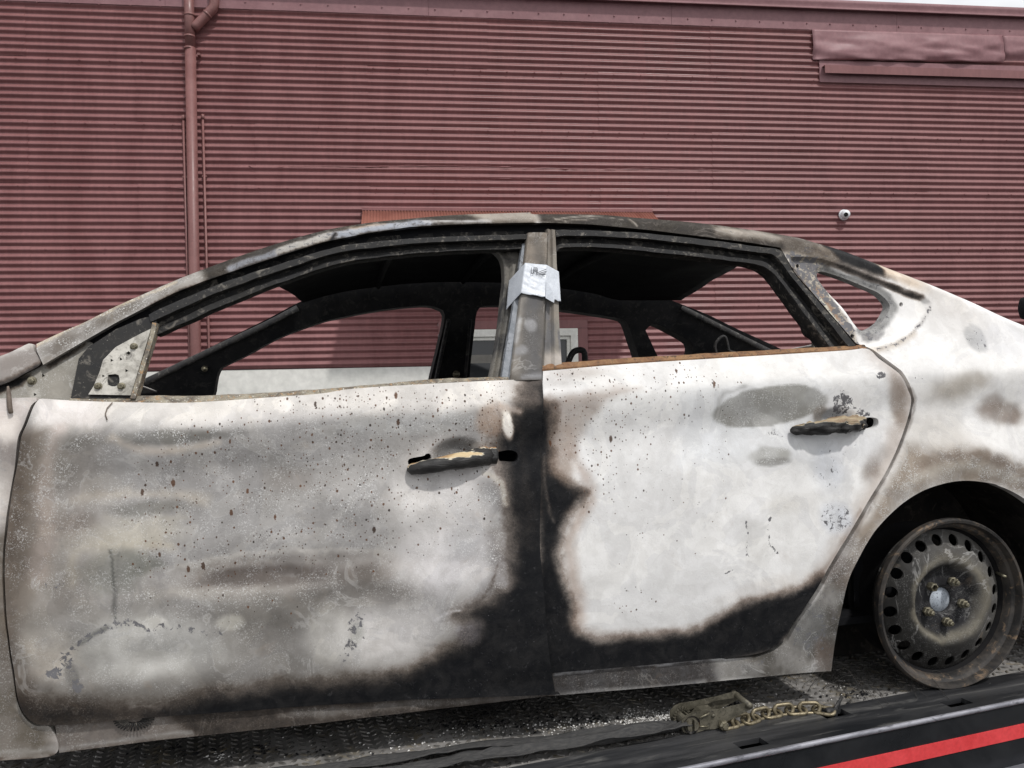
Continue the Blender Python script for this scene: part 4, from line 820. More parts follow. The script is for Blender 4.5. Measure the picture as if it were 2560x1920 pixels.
fd_ops = [
    ('E', (700, 1250, 700, 260, 0), 260, {'c': (.37, .37, .375), 'g': .8}, .7),
    ('P', [(90, 985), (1310, 930), (1310, 1012), (836, 1040), (540, 1058), (300, 1066), (80, 1075)], 48, {'c': (.60, .596, .592), 'g': .5}, .95),  # brightness of the upward-facing shoulder painted into the colour
    ('P', [(90, 1000), (230, 1000), (250, 1060), (90, 1072)], 40, {'c': (.62, .61, .625)}, .7),
    ('P', [(60, 1080), (120, 1075), (112, 1200), (112, 1330), (100, 1440), (70, 1560), (10, 1520), (10, 1350), (40, 1150)], 40, {'c': (.20, .18, .165)}, .95),
    ('L', ([(150, 1080), (125, 1150), (110, 1230), (120, 1320), (100, 1430)], 34), 34, {'c': (.50, .455, .445), 'g': .9}, .75),
    ('E', (190, 1110, 40, 22, 0), 30, {'c': (.16, .165, .165), 'g': 1.4}, .8), ('E', (170, 1165, 30, 40, 0), 40, {'c': (.2, .2, .2), 'g': 1.6}, .7), ('E', (430, 1093, 150, 17, 2), 22, {'c': (.20, .20, .195), 'g': 1.5}, .8),
    ('L', ([(285, 1100), (350, 1122), (430, 1129), (545, 1105)], 13), 22, {'c': (.50, .472, .445)}, .8),
    ('E', (600, 1190, 330, 50, 2), 80, {'c': (.32, .32, .325)}, .7), ('E', (640, 1050, 200, 20, 3), 40, {'c': (.55, .55, .56)}, .5), ('E', (720, 1200, 60, 36, 0), 40, {'c': (.27, .26, .255)}, .6),
    ('L', ([(190, 1245), (330, 1232), (460, 1238), (520, 1255)], 16), 34, {'c': (.49, .466, .43)}, .7), ('E', (370, 1268, 105, 22, 0), 22, {'c': (.27, .27, .265)}, .9), ('L', ([(270, 1290), (360, 1305), (470, 1290)], 12), 34, {'c': (.47, .455, .42), 'g': 1.3}, .6),
    ('E', (190, 1305, 55, 32, 0), 40, {'c': (.24, .215, .21)}, .8), ('E', (115, 1330, 15, 24, 0), 18, {'c': (.48, .44, .42)}, .7), ('E', (330, 1340, 120, 40, 0), 60, {'c': (.58, .56, .50)}, .55),
    ('L', ([(185, 1450), (182, 1400), (200, 1368), (250, 1352), (330, 1350), (430, 1362)], 20), 36, {'c': (.52, .503, .455)}, .85), ('E', (300, 1425, 105, 55, 0), 32, {'c': (.27, .275, .262), 'g': .8}, .9),
    ('E', (690, 1432, 335, 62, 1), 14, {'c': (.47, .465, .46)}, .8), ('E', (690, 1435, 318, 52, 1), 26, {'c': (.33, .32, .315)}, .9), ('E', (640, 1442, 170, 30, 1), 30, {'c': (.165, .15, .145)}, .85), ('E', (905, 1440, 60, 20, 1), 26, {'c': (.18, .165, .155)}, .75), ('E', (420, 1450, 70, 28, 8), 26, {'c': (.40, .40, .41)}, .6),
    ('E', (760, 1515, 230, 36, 2), 60, {'c': (.135, .125, .12)}, .8), ('E', (900, 1490, 150, 26, 0), 50, {'c': (.16, .15, .145)}, .7), ('E', (640, 1560, 90, 50, 0), 70, {'c': (.15, .14, .13)}, .7), ('E', (500, 1480, 200, 14, 0), 26, {'c': (.47, .46, .45), 'g': 1.2}, .6),
    ('P', [(10, 1500), (400, 1480), (900, 1470), (1240, 1500), (1240, 1800), (10, 1830)], 120, {'c': (.26, .257, .252)}, .85), ('P', [(10, 1080), (240, 1080), (280, 1250), (220, 1500), (10, 1600)], 140, {'c': (.285, .268, .25)}, .6), ('L', ([(40, 1090), (30, 1250), (20, 1400), (25, 1560), (60, 1740)], 60), 60, {'c': (.15, .13, .115)}, .75),  # first patch paints the shading of the lower door as a darker tone
    ('E', (380, 1620, 190, 78, 0), 60, {'c': (.45, .455, .455), 'g': .6}, .9), ('E', (130, 1620, 60, 70, 0), 60, {'c': (.55, .52, .48)}, .55), ('E', (150, 1570, 70, 40, 0), 50, {'c': (.26, .26, .26)}, .7), ('E', (390, 1555, 32, 20, 0), 12, {'c': (.47, .47, .46), 'g': 1.6}, .8), ('E', (575, 1552, 38, 22, 0), 16, {'c': (.5, .5, .48), 'g': 1.6}, .7),
    ('E', (970, 1590, 130, 70, 0), 90, {'c': (.62, .62, .63)}, .85), ('E', (830, 1590, 60, 70, 0), 50, {'c': (.5, .5, .49)}, .6), ('E', (1080, 1540, 120, 40, 10), 70, {'c': (.42, .42, .43)}, .7),
    ('L', ([(165, 1645), (200, 1612), (235, 1582), (275, 1558), (330, 1552), (360, 1568), (440, 1565), (520, 1580), (560, 1585)], 24), 22, {'f': .50, 'g': .2}, .95), ('L', ([(205, 1605), (240, 1578), (270, 1562)], 9), 8, {'c': (.2, .205, .2), 'f': .6}, .8), ('L', ([(120, 1660), (170, 1640)], 22), 20, {'f': .46}, .9), ('E', (140, 1680, 26, 14, 0), 10, {'f': .75}, .9), ('E', (185, 1690, 16, 36, 15), 10, {'c': (.2, .2, .2), 'f': .6}, .85), ('E', (200, 1715, 14, 12, 0), 8, {'f': .8}, .9), ('E', (135, 1456, 28, 12, 10), 12, {'f': .6}, .8),
    ('L', ([(278, 1366), (284, 1430), (286, 1480), (290, 1540)], 5), 3, {'c': (.13, .135, .13)}, .9), ('L', ([(302, 1370), (296, 1410), (291, 1460)], 3), 3, {'c': (.24, .24, .24)}, .8), ('L', ([(288, 1470), (287, 1525)], 11), 5, {'c': (.2, .2, .2)}, .9),
    ('E', (882, 1600, 62, 24, 68), 36, {'f': .56, 'g': 1.4}, .95), ('E', (890, 1585, 30, 14, 68), 20, {'c': (.25, .26, .25)}, .6),
    ('E', (1150, 1250, 170, 140, 0), 120, {'c': (.60, .60, .61), 'g': .9}, .8), ('E', (1120, 1400, 120, 90, 0), 90, {'c': (.55, .55, .57)}, .7), ('E', (1010, 1060, 200, 24, 3), 40, {'c': (.44, .45, .46), 'g': 1.2}, .6), ('E', (1150, 1355, 50, 34, 0), 40, {'c': (.36, .365, .38)}, .6),
    ('E', (880, 1240, 70, 50, 0), 60, {'c': (.38, .38, .385), 'g': 1.3}, .6), ('E', (1145, 1130, 66, 42, 4), 16, {'c': (.22, .22, .222)}, .92), ('E', (1195, 1112, 18, 14, 0), 8, {'c': (.42, .42, .42)}, .8), ('E', (1140, 1165, 110, 12, 6), 14, {'c': (.36, .36, .37)}, .7),  # shade in the handle recess painted in as darker grey
    ('E', (1225, 1052, 34, 42, 0), 22, {'c': (.40, .34, .30)}, .9),
    ('P', [(30, 1735), (160, 1742), (330, 1752), (480, 1745), (560, 1722), (560, 1800), (110, 1825), (40, 1800)], 130, {'c': (.12, .112, .105), 's': .78}, .95),
    # soot along the rear edge and the bottom
    ('L', ([(1225, 1215), (1262, 1290), (1275, 1380), (1262, 1450), (1200, 1510), (1120, 1535)], 60), 70, {'c': (.26, .262, .27)}, .8),
    ('P', [(1305, 940), (1420, 940), (1420, 1750), (1100, 1800), (400, 1840), (380, 1790), (480, 1760), (600, 1722), (700, 1702), (800, 1700), (930, 1690), (1020, 1678), (1085, 1636), (1140, 1608), (1175, 1565), (1138, 1532), (1165, 1508), (1225, 1485), (1262, 1435), (1274, 1330), (1266, 1240), (1252, 1180), (1240, 1135), (1228, 1108), (1258, 1070), (1282, 1030), (1294, 985)], 96, {'s': 1.0}, 1),
    ('L', ([(1226, 1335), (1240, 1400), (1250, 1450)], 34), 40, {'s': .22, 'c': (.36, .36, .37), 'g': 2.0, 'f': .2}, .9), ('E', (1175, 1575, 26, 34, -30), 30, {'s': .5, 'c': (.34, .36, .42), 'g': 1.2}, .7), ('L', ([(1290, 1060), (1310, 1200), (1320, 1360)], 30), 40, {'s': .8, 'c': (.2, .2, .2)}, .8),
    ('E', (1320, 990, 30, 30, 0), 40, {'s': .45, 'c': (.3, .29, .29)}, .8), ('E', (1264, 1062, 13, 38, 8), 7, {'s': .02, 'c': (.78, .77, .75), 'k': .0}, 1), ('L', ([(1292, 1030), (1248, 1020)], 14), 14, {'s': .0, 'c': (.5, .45, .42)}, .7),
    ('L', ([(1210, 1180), (1250, 1200), (1260, 1260)], 14), 14, {'s': .1, 'c': (.5, .49, .46)}, .7), ('L', ([(1130, 1535), (1170, 1512), (1210, 1480), (1235, 1430), (1240, 1410)], 3), 5, {'s': .6}, .6), ('L', ([(1090, 1545), (1120, 1528), (1150, 1520)], 4), 4, {'c': (.42, .42, .44), 's': 0}, .7),
    # specks
    ('P', [(330, 1160), (480, 1060), (700, 985), (1260, 955), (1230, 1180), (1190, 1330), (900, 1400), (560, 1470), (330, 1400)], 90, {'k': .34}, 1), ('P', [(700, 990), (1260, 955), (1240, 1110), (1000, 1110), (900, 1230), (740, 1260)], 60, {'k': .55}, 1), ('P', [(400, 1470), (800, 1420), (700, 1580), (420, 1560)], 60, {'k': .12}, .9),
]
door1 = panel('front_door', fd_out, [SLOT_F, HOLE_F], h=.005, dy=-.010, ops=fd_ops, base=(.37, .37, .375), parent=car, extra=fd_extra, outline_smooth=True, gam=1.5)
door1['label'] = 'grey scorched front door with soot black rear edge'
# belt ledge, sail plate, frame, pillar cover
loft('belt_ledge', [(174, 988), (434, 990), (520, 989), (651, 982), (800, 973), (1062, 950), (1240, 942), (1353, 942)], [(174, 1002), (434, 1008), (520, 1004), (651, 996), (800, 985), (1062, 961), (1240, 951), (1353, 951)], [(0, .06), (0, .012), (.15, .006), (.6, .003), (1, -.006)], 'rustdark', door1, n=120)
sail = panel('mirror_mount', [(176, 996), (196, 897), (220, 868), (289, 823), (350, 797), (386, 788), (392, 812), (378, 850), (337, 996)], h=.009, dy=.002, mat='frame', parent=door1, outline_smooth=False)
plate_h = [[(271, 937), (297, 937), (297, 963), (271, 963)], circ_px(259, 940, 5, 4), circ_px(322, 883, 6, 5), circ_px(317, 927, 5, 5), circ_px(280, 901, 5, 5), circ_px(303, 898, 5, 5)]
pl = panel('mirror_plate', [(222, 986), (236, 964), (250, 930), (259, 900), (290, 868), (345, 838), (378, 822), (370, 850), (328, 988)], plate_h, h=.007, dy=-.004, mat='plate', parent=door1, outline_smooth=False)
for c_ in ((336, 867), (247, 966), (305, 966)): bolt_px(*c_, .0055, door1, -.006)
loft('sail_bar', [(381, 806), (368, 860), (325, 996)], [(394, 808), (386, 845), (341, 996)], [(0, .01), (.1, -.006), (.9, -.006), (1, .03)], 'rustdark', door1, n=30)
loft('window_frame', [(372, 786), (394, 775), (470, 742), (564, 704), (700, 660), (845, 617), (989, 600), (1134, 591), (1318, 586)], [(386, 838), (470, 802), (542, 769), (615, 739), (700, 706), (845, 659), (989, 637), (1134, 626), (1318, 620)], [(-.45, .035), (-.02, .035), (0, .0), (.05, -.002), (.36, -.002), (.42, .028), (.66, .03), (.70, .018), (.96, .018), (1, .024), (1.0, .075)], 'frame', door1, n=110, sub=2)
loft('glass_channel', [(1309, 607), (1291, 730), (1270, 860), (1256, 948)], [(1321, 607), (1304, 730), (1286, 860), (1273, 948)], [(0, .03), (.05, .014), (.9, .012), (1, .0)], 'channel', door1, n=30)
cov = loft('pillar_cover', [(1318, 583), (1306, 690), (1290, 820), (1273, 950)], [(1368, 583), (1365, 690), (1360, 820), (1354, 950)], [(0, .02), (.0, -.002), (.03, -.007), (.2, -.012), (.6, -.013), (.94, -.009), (1, -.004), (1, .02)], 'burnt', door1, n=70, sub=5, base=(.15, .136, .118), ops=[('P', [(1200, 500), (1450, 500), (1450, 1000), (1200, 1000)], 10, {'g': .05}, 1),
    ('P', [(1300, 570), (1370, 570), (1370, 690), (1300, 690)], 30, {'c': (.21, .18, .15), 'g': .3}, 1), ('E', (1345, 640, 12, 60, 0), 20, {'c': (.09, .085, .08)}, .7), ('P', [(1310, 720), (1360, 720), (1360, 950), (1300, 950)], 50, {'c': (.11, .11, .115), 'f': .1}, .9), ('L', ([(1305, 720), (1290, 830), (1285, 930)], 16), 18, {'c': (.28, .26, .235)}, .8), ('E', (1325, 815, 16, 14, 0), 8, {'c': (.33, .33, .335), 'f': .3}, .95), ('E', (1300, 875, 14, 10, 20), 8, {'c': (.30, .30, .305), 'f': .2}, .9), ('L', ([(1296, 800), (1286, 850)], 10), 8, {'c': (.42, .42, .42)}, .8), ('L', ([(1300, 942), (1353, 936)], 10), 8, {'c': (.3, .3, .31), 'f': .4}, .8)])
# inner faces of the doors keep the slots and gaps dark
def inner(px, parent, name='inner_panel'): return panel(name, px, h=.05, dy=.085, mat='black', parent=parent, depth=.03, outline_smooth=False)
inner([(120, 1020), (1345, 975), (1350, 1700), (140, 1780), (60, 1600), (60, 1200)], door1)
# charred handles: a swept bar standing off the door
def handle(px, rad, mat, parent, stand, ridge=.3):
    P = smooth_par(np.asarray(px, float), np.linspace(0, len(px) - 1, 40)); L = cu(P); t = np.linspace(0, 1, 40)
    L[:, 1] -= stand * np.sin(np.clip(t * 1.15 + .02, 0, 1) * math.pi) ** .5 * 1.0 + .006
    rr_ = np.interp(t, np.linspace(0, 1, len(rad)), rad); rr_ = rr_ * (1 + .10 * fbm(t * 9, t * 0, 77, 3)); rr_[0] *= .3; rr_[1] *= .75; rr_[-1] *= .5
    V_, F_ = tube_mesh(L, rr_, 14); V_ = [tuple(np.asarray(v) + .0016 * np.array([0, vnoise(np.array([v[0] * 90.]), np.array([v[2] * 160.]), 5)[0], 0])) for v in V_]
    V_ = np.array(V_); Ax = np.repeat(L, 14, axis=0); an = np.tile(np.arange(14) / 14.0, 40); tt_ = np.repeat(t, 14); rad_ = V_ - Ax
    rg = np.abs(fbm(tt_ * 7 + np.sin(an * 6.28) * .6, an * 14, 83, 3)); V_ = Ax + rad_ * (1 + ridge * (.10 - rg))[:, None]
    return mesh_obj('door_handle', V_, F_, mat, parent)
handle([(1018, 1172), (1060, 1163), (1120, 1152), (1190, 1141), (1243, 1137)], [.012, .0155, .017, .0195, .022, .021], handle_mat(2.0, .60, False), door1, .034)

# ---- rear door
rd_out = [(1356, 928), (1553, 911), (1806, 895), (2100, 877), (2163, 872), (2194, 897), (2245, 935), (2265, 972), (2274, 1001), (2266, 1043), (2245, 1105), (2212, 1177), (2158, 1267), (2104, 1358), (2067, 1419), (2042, 1466), (2024, 1494), (1984, 1551), (1962, 1591), (1930, 1617), (1887, 1633), (1821, 1642), (1760, 1647), (1600, 1662), (1385, 1680), (1376, 1681), (1375, 1680), (1372, 1672), (1352, 1600), (1345, 1500), (1343, 1200), (1350, 1030)]
HOLE_R = [(2150, 1046), (2172, 1043), (2190, 1047), (2192, 1060), (2184, 1069), (2160, 1073), (2148, 1066)]
rd_ops = [
    ('P', [(1300, 800), (2300, 800), (2300, 1700), (1300, 1750)], 20, {'m': .46}, 1), ('P', [(1350, 920), (2170, 860), (2250, 930), (1750, 962), (1360, 995)], 20, {'c': (.80, .79, .775)}, 1), ('P', [(1700, 975), (2080, 955), (2080, 1160), (1700, 1160)], 70, {'c': (.70, .715, .73)}, .7),
    ('P', [(1340, 995), (1600, 965), (1520, 1000), (1465, 1075), (1440, 1160), (1430, 1290), (1340, 1290)], 34, {'c': (.40, .34, .30)}, .95), ('E', (1440, 930, 60, 12, 0), 26, {'c': (.5, .46, .43), 'f': .15}, .7), ('E', (1400, 955, 40, 14, 0), 26, {'c': (.42, .39, .37)}, .5),
    ('E', (1925, 1016, 146, 50, 5), 9, {'c': (.30, .295, .275), 'g': .9, 'f': 0}, 1), ('E', (2050, 1035, 20, 22, 30), 10, {'c': (.22, .19, .16)}, .8), ('L', ([(1790, 1020), (1800, 985), (1860, 968)], 12), 14, {'c': (.22, .215, .2)}, .6),
    ('E', (1925, 1142, 56, 26, 3), 12, {'c': (.40, .395, .37), 'g': 1.2}, .95), ('E', (1930, 1158, 48, 12, 3), 10, {'c': (.26, .255, .24), 'g': 1.2}, .9),
    ('E', (2083, 1035, 26, 20, 0), 8, {'c': (.36, .365, .375)}, .95),  # upper half of the handle recess darkened as painted shade
    ('L', ([(2180, 885), (2240, 935), (2262, 1000), (2240, 1090), (2180, 1220), (2090, 1370), (2040, 1450)], 44), 50, {'c': (.47, .405, .355)}, .75), ('E', (2240, 1000, 18, 60, 8), 24, {'c': (.21, .155, .115)}, .9), ('E', (2175, 1165, 24, 44, -28), 30, {'c': (.24, .195, .165)}, .75), ('L', ([(2150, 1270), (2090, 1370), (2030, 1460)], 14), 16, {'c': (.26, .20, .165)}, .8),
    ('E', (2105, 1005, 30, 36, -20), 18, {'f': .66}, .9), ('E', (2145, 1030, 34, 16, -20), 14, {'f': .62}, .9), ('E', (2200, 940, 12, 10, 0), 6, {'f': .8}, .9), ('E', (1930, 1085, 36, 18, 0), 20, {'f': .5}, .8), ('E', (2085, 1290, 42, 40, 0), 30, {'f': .52, 'c': (.62, .64, .68)}, .9), ('E', (2070, 1170, 40, 60, 0), 50, {'c': (.60, .62, .66), 'f': .35}, .7), ('E', (2110, 1110, 60, 40, 0), 50, {'c': (.66, .67, .69), 'f': .3}, .6),
    ('E', (1960, 1265, 50, 26, 0), 40, {'c': (.64, .62, .58)}, .6), ('E', (1885, 1350, 46, 60, 0), 40, {'c': (.62, .61, .585)}, .5), ('L', ([(1862, 1304), (1866, 1340), (1860, 1375), (1868, 1398), (1882, 1395)], 9), 5, {'f': .62}, .95), ('L', ([(1925, 1292), (1918, 1330), (1924, 1362), (1938, 1380)], 8), 5, {'f': .62}, .95), ('L', ([(1800, 1430), (1825, 1420)], 5), 4, {'f': .6}, .8),
    ('E', (1900, 1470, 100, 20, 12), 30, {'c': (.66, .62, .58)}, .5), ('L', ([(1420, 1080), (1440, 1150), (1470, 1210), (1478, 1245), (1440, 1300), (1420, 1350), (1428, 1430), (1446, 1500), (1440, 1560)], 34), 34, {'c': (.42, .34, .29)}, .85), ('L', ([(1450, 1580), (1560, 1592), (1760, 1568), (1860, 1508), (1960, 1480), (2040, 1440)], 22), 26, {'c': (.5, .44, .40)}, .7),
    ('P', [(1330, 1003), (1395, 1008), (1386, 1060), (1382, 1120), (1392, 1175), (1440, 1205), (1468, 1228), (1460, 1258), (1425, 1295), (1408, 1325), (1400, 1370), (1410, 1440), (1434, 1500), (1428, 1555), (1448, 1576), (1490, 1594), (1560, 1590), (1650, 1584), (1750, 1570), (1790, 1540), (1850, 1512), (1950, 1488), (2050, 1440), (2080, 1460), (1990, 1570), (1950, 1620), (1890, 1650), (1600, 1690), (1330, 1710)], 58, {'s': 1.0}, 1),
    ('E', (1385, 1040, 18, 40, 0), 30, {'s': .55}, .8), ('E', (1452, 1235, 24, 18, 0), 24, {'s': .75, 'c': (.3, .24, .2)}, .7), ('L', ([(1362, 1140), (1366, 1260), (1380, 1300)], 10), 12, {'s': .62, 'c': (.35, .35, .35), 'g': 1.5}, .8),
    ('P', [(1370, 930), (1640, 915), (1850, 935), (1700, 1080), (1560, 1200), (1470, 1300), (1440, 1190), (1380, 1100)], 60, {'k': .42}, 1), ('P', [(1620, 960), (1900, 960), (1750, 1350), (1560, 1400), (1500, 1260)], 80, {'k': .10}, .8), ('E', (1580, 1500, 60, 30, 0), 20, {'k': .3}, 1),
]
door2 = panel('rear_door', rd_out, [HOLE_R], h=.005, dy=-.006, ops=rd_ops, base=(.775, .77, .76), parent=car, extra=bowls, outline_smooth=True)
door2['label'] = 'ash white rear door with soot along its front and lower edges'
loft('belt_strip', [(1354, 912), (1408, 907), (1553, 896), (1806, 881), (2100, 865), (2161, 861)], [(1354, 928), (1408, 923), (1553, 911), (1806, 895), (2100, 877), (2163, 873)], [(0, .05), (0, .006), (.08, .0), (.25, -.003), (.75, -.006), (1, -.004), (1, .012)], 'rust', door2, n=80)
loft('window_frame', [(1388, 574), (1420, 574), (1517, 578), (1625, 584), (1770, 600), (1893, 616), (1947, 624), (1965, 650), (1991, 690), (2065, 775), (2140, 864)], [(1394, 630), (1416, 618), (1517, 619), (1625, 628), (1770, 645), (1868, 657), (1905, 664), (1935, 680), (1960, 708), (2015, 783), (2080, 868)], [(-.25, .035), (-.03, .035), (0, .0), (.04, -.003), (.34, -.003), (.40, .026), (.70, .028), (.74, .012), (.95, .012), (1, .02), (1, .07)], 'frame', door2, n=120, sub=2)
loft('pillar_cover', [(1368, 572), (1365, 690), (1360, 820), (1355, 926)], [(1388, 574), (1394, 690), (1400, 820), (1406, 912)], [(0, .02), (0, .002), (.08, -.003), (.45, .004), (.6, -.004), (.96, -.002), (1, .01), (1, .06)], 'burnt', door2, n=70, sub=4, base=(.23, .212, .185), ops=[('P', [(1200, 500), (1450, 500), (1450, 1000), (1200, 1000)], 10, {'g': .05}, 1),
    ('P', [(1360, 565), (1400, 565), (1400, 640), (1360, 640)], 30, {'c': (.16, .14, .12)}, .9), ('L', ([(1370, 760), (1376, 830), (1366, 880)], 22), 14, {'c': (.13, .13, .135), 'f': .4}, .9), ('L', ([(1396, 830), (1402, 890)], 8), 6, {'c': (.13, .13, .135), 'f': .5}, .9), ('P', [(1355, 880), (1410, 880), (1410, 925), (1355, 925)], 26, {'c': (.46, .42, .38), 'f': .1}, .9)])
inner([(1370, 945), (2120, 900), (2230, 990), (2200, 1130), (2040, 1420), (1900, 1600), (1370, 1650)], door2)
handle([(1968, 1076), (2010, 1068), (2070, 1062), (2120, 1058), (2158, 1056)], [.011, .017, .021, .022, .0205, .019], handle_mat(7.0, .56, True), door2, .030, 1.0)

loft('inner_rail', [(60, 930)] + RAIL_LOW[::-1], [(75, 985)] + [(x + (16 if y > 640 else 0), y + 46) for x, y in RAIL_LOW[::-1]], [(-.5, .035), (1, .035), (1, .07)], 'black', car, n=90)
# ---- inner B pillar behind the door frames, inner rail and sill
loft('inner_pillar', [(1250, 618), (1268, 640), (1275, 680), (1270, 740), (1258, 850), (1238, 955)], [(1312, 618), (1312, 640), (1306, 680), (1296, 740), (1280, 850), (1262, 955)], [(0, .10), (0, .062), (.1, .058), (.4, .066), (.6, .056), (1, .058)], 'pillar_pale', car, n=50, dy=0)

# ---- roof, far side, cabin
def fu(P): return unp(P, CAR, Sfar)
nearR = cu([(610, 640), (700, 612), (800, 585), (917, 563), (1025, 552), (1134, 543), (1242, 538), (1360, 538), (1500, 542), (1625, 551), (1770, 566), (1900, 586), (1990, 610)]); nearR[:, 1] += .03
hx0 = fu([(757, 755)])[0][0]; hx1 = fu([(1692, 758)])[0][0]
nx, ny = 40, 24; V = []; Fc = []
for j in range(ny + 1):
    v = j / ny
    for i in range(nx + 1):
        u = i / nx
        x0 = nearR[0][0] + (hx0 - nearR[0][0]) * v - .05 * math.sin(v * math.pi); x1 = nearR[-1][0] + (hx1 - nearR[-1][0]) * v + .06 * math.sin(v * math.pi)
        x = x0 + (x1 - x0) * u; zn = np.interp(x, nearR[:, 0], nearR[:, 2]); yn = np.interp(x, nearR[:, 0], nearR[:, 1])
        jag = .006 * fbm(np.array([v * 30.]), np.array([3.]), 9, 2)[0] if i in (0, nx) else 0
        V.append((x + jag, yn + (WID - 2 * yn) * v, zn + .055 * math.sin(v * math.pi) - .006))
for j in range(ny):
    for i in range(nx): a = j * (nx + 1) + i; Fc.append((a, a + 1, a + nx + 2, a + nx + 1))
roof = mesh_obj('roof', V, Fc, 'black', car); md = roof.modifiers.new('thick', 'SOLIDIFY'); md.thickness = .012; md.offset = -1
for f_ in (.28, .52, .78):
    bx = nearR[0][0] + (nearR[-1][0] - nearR[0][0]) * f_; zz_ = np.interp(bx, nearR[:, 0], nearR[:, 2])
    tube('roof_bow', [(bx, .25 + (WID - .5) * t, zz_ + .055 * math.sin((.14 + .72 * t) * math.pi) - .035) for t in np.linspace(0, 1, 14)], .018, 'black', roof, 8, flat=.6)

# far body side traced on its own plane, 1.74 m away, with the same three window openings
far_out = [(320, 972), (345, 961), (445, 910), (550, 856), (669, 797), (756, 752), (845, 722), (1004, 696), (1130, 688), (1293, 694), (1463, 711), (1640, 738), (1694, 757), (1770, 787), (1842, 822), (1951, 872), (2050, 925), (2060, 1000), (1900, 1060), (1100, 1080), (500, 1100), (330, 1080)]
far_h1 = [(552, 919), (620, 886), (700, 843), (800, 806), (845, 795), (920, 780), (989, 770), (1060, 764), (1095, 770), (1112, 788), (1098, 860), (1076, 952), (1073, 985), (545, 1005), (536, 985), (542, 940)]
far_h2 = [(1190, 790), (1199, 769), (1230, 764), (1320, 766), (1405, 775), (1500, 788), (1555, 798), (1570, 810), (1585, 855), (1598, 896), (1604, 955), (1180, 975), (1174, 945), (1182, 860)]
far_h3 = [(1614, 826), (1626, 814), (1646, 812), (1698, 838), (1727, 856), (1733, 870), (1729, 890), (1715, 915), (1660, 918), (1645, 892)]
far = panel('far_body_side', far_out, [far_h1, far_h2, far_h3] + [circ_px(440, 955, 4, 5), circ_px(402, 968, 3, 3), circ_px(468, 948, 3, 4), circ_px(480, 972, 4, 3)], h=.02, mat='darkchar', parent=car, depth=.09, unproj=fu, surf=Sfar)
def fpt(px, dy=0): p = fu([px])[0]; p[1] += dy; return p
# inner pressings of the far pillars catch thin lines of light
for A, mt, rd in (([(1120, 800), (1105, 870), (1088, 950)], 'char', .012), ([(1174, 800), (1168, 870), (1160, 950)], 'char', .010), ([(360, 958), (445, 918), (550, 868), (669, 812), (745, 772)], 'char', .014), ([(1700, 772), (1770, 806), (1842, 842), (1930, 885)], 'char', .014)):
    P = fu(A); P[:, 1] -= .02; tube('pillar_flange', smooth(P, 16), rd, mt, far, 8, flat=.7)
p = fpt((1138, 936), -.03); V, Fc = lathe_mesh([(.016, .01), (.016, -.004), (.008, -.006), (.008, -.014), (0, -.014)], 12); mesh_obj('belt_anchor', shift(V, p), Fc, 'nut', far)
p = fpt((513, 922), -.02); V, Fc = lathe_mesh([(.012, .01), (.012, -.004), (.006, -.006), (.006, -.012), (0, -.012)], 12); mesh_obj('hinge_bolt', shift(V, p), Fc, 'nut', far)
bx = fu([(1130, 940)])[0]
# lower far side, floor, bulkheads, bonnet and boot close the shell
x0, x1 = float(cu([(-420, 1100)])[0][0]), float(tail[-1][0])
fz = .90; fxa, fxb = fu([(330, 1040), (2055, 1000)])[:, 0]
mesh_obj('far_doors', [(x0, WID, .12), (x1, WID, .12), (x1, WID, .74), (x0, WID, .70)], [(0, 1, 2, 3)], 'char', car, False).modifiers.new('thick', 'SOLIDIFY').thickness = .03
bm = bmesh.new(); box(bm, ((x0 + x1) / 2, WID / 2, .17), (x1 - x0 - .1, WID - .26, .02)); bm_obj('floor_pan', bm, 'black', car)
bm = bmesh.new(); box(bm, (-1.02, WID / 2, .46), (.03, WID - .14, .56)); bm_obj('firewall', bm, 'black', car)
tube('dash_beam', [(-.86, .13, .66), (-.84, WID / 2, .68), (-.86, WID - .13, .66)], .03, 'char', car, 12)
bm = bmesh.new(); box(bm, (1.02, WID / 2, .44), (.03, WID - .36, .5)); bm_obj('rear_bulkhead', bm, 'black', car)
bm = bmesh.new(); box(bm, (1.30, WID / 2, .72), (.55, WID - .4, .015)); bm_obj('parcel_shelf', bm, 'char', car)
def cap(name, xs, zs, yin):
    V = []; Fc = []; m_ = 14
    for x, z, yi in zip(xs, zs, yin):
        for k in range(m_ + 1): t = k / m_; V.append((x, yi + (WID - 2 * yi) * t, z + .045 * math.sin(t * math.pi)))
    for i in range(len(xs) - 1):
        for k in range(m_): a = i * (m_ + 1) + k; Fc.append((a, a + 1, a + m_ + 2, a + m_ + 1))
    o = mesh_obj(name, V, Fc, 'burnt', car); VV = np.asarray(V); C, K = paint(VV[:, 0], VV[:, 2], (.5, .48, .46), []); set_attr(o, C, K); md = o.modifiers.new('thick', 'SOLIDIFY'); md.thickness = .006
ca = cu([(-420, 1000), (-100, 935)]); cap('bonnet', [ca[0][0], -1.3, -1.06], [.78, .80, .82], [.02, .05, .07])
tl = cu([(2640, 840), (2740, 872), (2860, 912), (3000, 932)]); cap('boot_lid', list(tl[:, 0]), list(tl[:, 2] - .012), list(tl[:, 1] + .03))
bm = bmesh.new(); box(bm, (x1 + .0, WID / 2, .5), (.04, WID - .1, .7)); bm_obj('rear_panel', bm, 'char', car)

